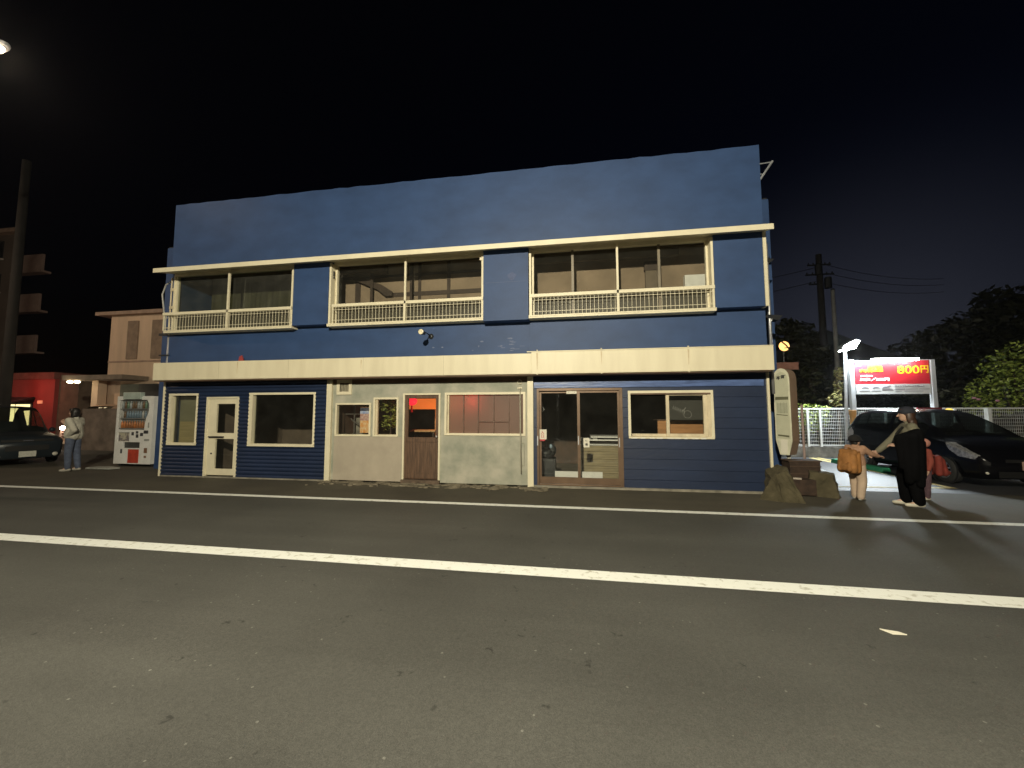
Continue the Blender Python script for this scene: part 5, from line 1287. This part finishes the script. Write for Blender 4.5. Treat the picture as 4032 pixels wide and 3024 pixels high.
def person(label, J, H, skin, hairm, hair, jacket, trousers, shoes, loc, rotz, group=None, baggy=1.0, jr=1.0, head_tilt=0.0, name="person"):
    k = H / 1.60
    V = lambda p: Vector(p) * k
    J = {a: V(b) for a, b in J.items()}
    hc = J["head"]
    bd = [('e', hc, (.073 * k * J_hs, .090 * k * J_hs, .108 * k * J_hs)), ('e', hc + V((0, -.02, -.055)) * J_hs, (.055 * k * J_hs, .066 * k * J_hs, .055 * k * J_hs)),
          ('c', hc + V((0, -.088, .0)) * J_hs, hc + V((0, -.104, -.026)) * J_hs, .009 * k, .013 * k),
          ('e', hc + V((.074, .005, -.01)) * J_hs, (.012 * k, .02 * k, .03 * k)), ('e', hc + V((-.074, .005, -.01)) * J_hs, (.012 * k, .02 * k, .03 * k)),
          ('c', J["neck"], hc + V((0, .01, -.06)) * J_hs, .048 * k, .046 * k), ('c', J["chest"], J["neck"], .10 * k, .055 * k),
          ('c', J["chest"] + V((-.07, 0, 0)), J["chest"] + V((.07, 0, 0)), .10 * k, .10 * k), ('c', J["pelvis"] + V((-.06, 0, 0)), J["pelvis"] + V((.06, 0, 0)), .10 * k, .10 * k), ('c', J["pelvis"], J["chest"], .105 * k, .105 * k)]
    jk = [('c', J["chest"] + V((-.08, 0, .02)), J["chest"] + V((.08, 0, .02)), .118 * k * jr, .118 * k * jr), ('c', J["pelvis"] + V((-.05, 0, .03)), J["chest"], .135 * k * jr, .13 * k * jr), ('c', J["pelvis"] + V((.05, 0, .03)), J["chest"], .135 * k * jr, .13 * k * jr), ('c', J["chest"] + V((0, .01, .08)), J["neck"] + V((0, .01, .0)), .09 * k, .066 * k)]
    tr = [('c', J["pelvis"] + V((-.06, 0, .0)), J["pelvis"] + V((.06, 0, .0)), .118 * k, .118 * k)]
    sh = []
    for s in ("l", "r"):
        S_, E_, W_ = J["sh_" + s], J["el_" + s], J["wr_" + s]
        bd += [('c', J["chest"], S_, .07 * k, .05 * k), ('c', S_, E_, .045 * k, .037 * k), ('c', E_, W_, .036 * k, .025 * k)]
        jk += [('c', J["chest"] + V((0, 0, .05)), S_, .09 * k * jr, .068 * k * jr), ('c', S_, E_, .066 * k * jr, .056 * k * jr), ('c', E_, W_ + (E_ - W_).normalized() * .02 * k, .056 * k * jr, .043 * k * jr)]
        hd = J.get("hd_" + s, (W_ - E_) / k)
        bd += hand(W_, hd, J.get("hn_" + s, V((0, -1, 0))), k * 1.02, 1 if s == "l" else -1, .7)
        hp, kn, an = J["hip_" + s], J["kn_" + s], J["an_" + s]
        bd += [('c', hp, kn, .075 * k, .05 * k), ('c', kn, an, .048 * k, .034 * k), ('c', an, an + V((0, -.11, -.045)), .032 * k, .026 * k)]
        tr += [('c', hp, kn, .092 * k * (1 + (baggy - 1) * .5), .070 * k * baggy), ('c', kn, an + V((0, 0, .01)), .070 * k * baggy, .055 * k * baggy)]
        td = J.get("toe_" + s, V((0, -1, 0))); td = Vector((td.x, td.y, 0)).normalized()
        sh.append([('c', an + td * -.03 * k + V((0, 0, -.04)), an + td * .05 * k + V((0, 0, -.045)), .040 * k, .040 * k), ('c', an + td * .05 * k + V((0, 0, -.047)), an + td * .15 * k + V((0, 0, -.055)), .040 * k, .028 * k)])
    body = blob(name, bd, skin, None, .0048 if H > 1.3 else .0045, 3)
    tag(body, label, "person", group)
    blob("jacket", jk, jacket, body, .009, 6); blob("trousers", tr, trousers, body, .009, 5)
    for q in sh: blob("shoe", q, shoes, body, .006, 4)
    hr_ = hair(hc, k)
    if hr_: blob("hair", hr_, hairm, body, .007, 3)
    eye = mat("eye_dark", (.02, .015, .012), rough=.3)
    for s in (-1, 1):
        MB().ellipsoid(hc + V((s * .03, -.080, .008)) * J_hs, (.011 * k, .008 * k, .007 * k), 8, 6).build("eye", eye, body)
    MB().ellipsoid(hc + V((0, -.083, -.058)) * J_hs, (.022 * k, .008 * k, .006 * k), 8, 6).build("mouth", mat("lip", (.25, .09, .08), rough=.5), body)
    body.location = loc; body.rotation_euler = (0, 0, rotz)
    return body
J_hs = 1.0
SKIN = mat("skin", (.52, .33, .24), rough=.55, var=.05)
HAIR = mat("black_hair", (.012, .010, .009), rough=.5, var=.2, scale=30)
HAIR_BR = mat("brown_hair", (.05, .022, .012), rough=.5, var=.3, scale=30)
STAND = dict(head=(0, -.01, 1.50), neck=(0, .01, 1.37), chest=(0, .01, 1.20), pelvis=(0, .01, .90), sh_l=(.165, .01, 1.30), sh_r=(-.165, .01, 1.30), el_l=(.21, .03, 1.03), el_r=(-.21, .03, 1.03), wr_l=(.21, -.04, .80), wr_r=(-.21, -.04, .80),
             hip_l=(.085, .01, .86), hip_r=(-.085, .01, .86), kn_l=(.095, -.01, .47), kn_r=(-.095, -.01, .47), an_l=(.10, .03, .085), an_r=(-.10, .03, .085))
def bob(hc, k):
    return [('e', hc + Vector((0, .022, .022)) * k, (.09 * k, .098 * k, .108 * k)), ('e', hc + Vector((0, .05, -.06)) * k, (.088 * k, .062 * k, .09 * k)), ('e', hc + Vector((0, -.055, .075)) * k, (.07 * k, .035 * k, .035 * k)), ('e', hc + Vector((.075, .03, -.05)) * k, (.022 * k, .05 * k, .09 * k)), ('e', hc + Vector((-.075, .03, -.05)) * k, (.022 * k, .05 * k, .09 * k))]
def long_hair(hc, k):
    return bob(hc, k) + [('e', hc + Vector((0, .075, -.15)) * k, (.095 * k, .05 * k, .13 * k)), ('e', hc + Vector((.05, .05, -.14)) * k, (.05 * k, .05 * k, .11 * k))]
def cap_only(hc, k):
    return [('e', hc + Vector((0, .02, .015)) * k, (.088 * k, .098 * k, .10 * k)), ('e', hc + Vector((0, .05, -.04)) * k, (.08 * k, .055 * k, .06 * k))]

# the person standing at the left, facing left, hand on hip
J1 = dict(STAND); J1.update(el_l=(.25, .20, 1.06), wr_l=(.17, .04, .93), hd_l=(-.4, -.6, -.4), hn_l=(-.8, 0, .2), el_r=(-.19, -.10, 1.06), wr_r=(-.10, -.27, 1.20), hd_r=(.2, -.4, .7), hn_r=(.2, .8, 0), an_l=(.09, .0, .085), an_r=(-.09, .08, .085), kn_r=(-.09, .03, .47), head=(0, -.02, 1.50))
p1 = person("person in a cream sweatshirt and blue jeans standing with a hand on the hip", J1, 1.66, SKIN, HAIR, bob, mat("cream_sweatshirt", (.50, .48, .40), rough=.9, var=.08, scale=8, bump=.3), mat("blue_jeans", (.085, .105, .16), rough=.9, var=.2, scale=10), mat("pale_shoe", (.42, .40, .34), rough=.7), (-13.3, .28, 0), rad(-70), jr=1.14, baggy=1.05)
MB().box(-.07, .06, -.31 + .0, -.305, 1.17, 1.28) if False else None

# the adult at the right
J_hs = 1.02
J2 = dict(STAND); J2.update(el_r=(-.22, -.16, 1.06), wr_r=(-.17, -.36, .86), hd_r=(.05, -.7, -.5), hn_r=(.6, 0, -.3), el_l=(.23, .06, 1.06), wr_l=(.17, -.17, .99), hd_l=(-.4, -.7, .1), hn_l=(-.3, .2, -.8), an_r=(-.09, -.06, .085), kn_r=(-.09, -.07, .47), an_l=(.09, .05, .085), kn_l=(.09, .01, .47))
p2 = person("adult in a dark cap, cream top and black trousers holding a child's hand", J2, 1.60, SKIN, HAIR_BR, long_hair, mat("cream_jacket", (.17, .16, .115), spec=.15, rough=.9, var=.1, scale=8, bump=.3), mat("black_trousers", (.004, .004, .0045), spec=.04, rough=.95, var=.2), mat("white_shoe", (.55, .52, .42), rough=.6), (5.47, -.68, 0), rad(-112), jr=1.06, baggy=1.4)
cap = MB(); hc2 = Vector((0, -.01, 1.50))
cap.ellipsoid(hc2 + Vector((0, .012, .055)), (.098, .112, .085), 20, 12)
cap.ellipsoid(hc2 + Vector((0, -.11, .045)), (.075, .075, .010), 16, 8)
cap.build("cap", mat("navy_cap", (.016, .018, .03), rough=.8), p2, smooth=True, base=(0, 0, 0))
MB().tube([(.16, -.10, 1.30), (.06, -.155, 1.18), (-.10, -.17, 1.02)], .018, 8).build("bag_strap", mat("black_strap", (.01, .01, .01), rough=.8), p2, base=(0, 0, 0))
bag = blob("folded_coat", [('c', (5.22, -.86, 1.12), (5.42, -.92, 1.20), .065, .08), ('c', (5.20, -.86, 1.12), (5.25, -.82, .66), .06, .04), ('c', (5.27, -.90, 1.14), (5.33, -.84, .44), .075, .06), ('c', (5.35, -.93, 1.16), (5.39, -.86, .5), .08, .07), ('c', (5.42, -.93, 1.16), (5.46, -.86, .38), .075, .06), ('c', (5.49, -.90, 1.05), (5.51, -.85, .5), .05, .045)], mat("black_bag", (.004, .004, .0045), spec=.05, rough=.9, var=.2), None, .01, 4)
tag(bag, "big black coat hanging over the arm of the adult with the cap", "coat")

# child with the orange-brown backpack
J_hs = 1.22
KID = dict(STAND); KID.update(head=(0, -.01, 1.46))
J3 = dict(KID); J3.update(el_r=(-.24, -.16, 1.16), wr_r=(-.28, -.37, 1.10), hd_r=(-.1, -.9, -.1), hn_r=(0, 0, -1), el_l=(.23, -.02, 1.05), wr_l=(.22, -.10, .85), an_l=(.10, -.05, .085), an_r=(-.10, .09, .085), kn_l=(.10, -.06, .47))
KID_J = mat("dusty_pink_jacket", (.38, .22, .14), rough=.9, var=.1, scale=8, bump=.3)
p3 = person("small child in a black hat and dusty pink clothes reaching out an arm", J3, 1.12, SKIN, HAIR, cap_only, KID_J, mat("pale_pink_trousers", (.50, .38, .28), rough=.9, var=.08), mat("pale_shoe", (.42, .40, .34), rough=.7), (4.93, -.28, 0), rad(118), jr=1.15, baggy=1.45)
k3 = 1.12 / 1.6; hc3 = Vector((0, -.01, 1.46)) * k3
MB().ellipsoid(hc3 + Vector((0, .012, .045)), (.088, .098, .075), 20, 12).lathe([(.085, hc3.z + .03), (.118, hc3.z + .012), (.085, hc3.z + .038)], (0, .0, 0), 'z', 24).build("hat", mat("black_hat", (.008, .008, .008), rough=.9), p3, smooth=True, base=(0, 0, 0))
bp1 = blob("backpack", [('c', (-.10, .16, .54), (-.10, .16, .80), .065, .06), ('c', (.10, .16, .54), (.10, .16, .80), .065, .06), ('c', (-.09, .25, .54), (-.085, .23, .78), .065, .055), ('c', (.09, .25, .54), (.085, .23, .78), .065, .055), ('c', (-.09, .2, .84), (.09, .2, .84), .055, .055), ('e', (0, .21, .66), (.15, .105, .20)), ('c', (-.075, .32, .55), (-.07, .31, .64), .04, .035), ('c', (.075, .32, .55), (.07, .31, .64), .04, .035), ('e', (0, .315, .59), (.10, .04, .07)), ('c', (0, .13, .90), (0, .2, .92), .012, .012), ('c', (-.09, .26, .57), (.09, .26, .57), .06, .06), ('c', (-.10, .10, .84), (-.10, -.06, .90), .018, .018), ('c', (.10, .10, .84), (.10, -.06, .90), .018, .018)], mat("orange_backpack", (.34, .15, .04), rough=.8, var=.2, scale=7, bump=.2), None, .008, 4)
bp1.location = (4.93, -.28, 0); bp1.rotation_euler = (0, 0, rad(118)); tag(bp1, "orange-brown backpack on the back of the child with the black hat", "backpack")

# child with the red backpack, half behind the adult
J4 = dict(KID); J4.update(an_l=(.10, -.03, .085), an_r=(-.10, .06, .085), el_r=(-.22, -.08, 1.06), wr_r=(-.20, -.22, .98))
p4 = person("small child in a red jacket and purple trousers half hidden behind the capped adult", J4, 1.05, SKIN, HAIR, cap_only, mat("red_jacket", (.22, .045, .03), rough=.85, var=.12, scale=8, bump=.3), mat("purple_trousers", (.10, .055, .07), rough=.9, var=.3, scale=14), mat("pale_shoe", (.42, .40, .34), rough=.7), (6.10, -.10, 0), rad(-95), jr=1.15, baggy=1.15)
k4 = 1.05 / 1.6; hc4 = Vector((0, -.01, 1.46)) * k4
MB().ellipsoid(hc4 + Vector((0, .018, .035)), (.092, .10, .085), 20, 12).build("hood", mat("pink_hood", (.48, .22, .17), rough=.9), p4, smooth=True, base=(0, 0, 0))
bp2 = blob("backpack", [('c', (-.09, .16, .48), (-.09, .16, .74), .055, .05), ('c', (.09, .16, .48), (.09, .16, .74), .055, .05), ('c', (-.08, .24, .48), (-.075, .21, .70), .055, .045), ('c', (.08, .24, .48), (.075, .21, .70), .055, .045), ('e', (0, .2, .61), (.13, .09, .18)), ('c', (-.07, .29, .49), (.07, .29, .49), .04, .04), ('c', (-.09, .10, .78), (-.09, -.06, .84), .016, .016), ('c', (.09, .10, .78), (.09, -.06, .84), .016, .016)], mat("red_backpack", (.17, .022, .014), rough=.8, var=.2, scale=7, bump=.2), None, .008, 4)
bp2.location = (6.10, -.10, 0); bp2.rotation_euler = (0, 0, rad(-95)); tag(bp2, "dark red backpack on the child half hidden behind the adult", "backpack")

# ================================================================== NIGHT HAZE
m = bpy.data.materials.new("night_haze"); m.use_nodes = True
n = m.node_tree.nodes; n.remove(n["Principled BSDF"])
pv = n.new("ShaderNodeVolumePrincipled"); pv.inputs["Density"].default_value = .0006
pv.inputs["Color"].default_value = (.86, .90, .95, 1); pv.inputs["Anisotropy"].default_value = .84
m.node_tree.links.new(pv.outputs[0], n["Material Output"].inputs["Volume"])
tag(MB().box(-80, 60, -18, 50, -1, 22).build("haze", m), kind="stuff")
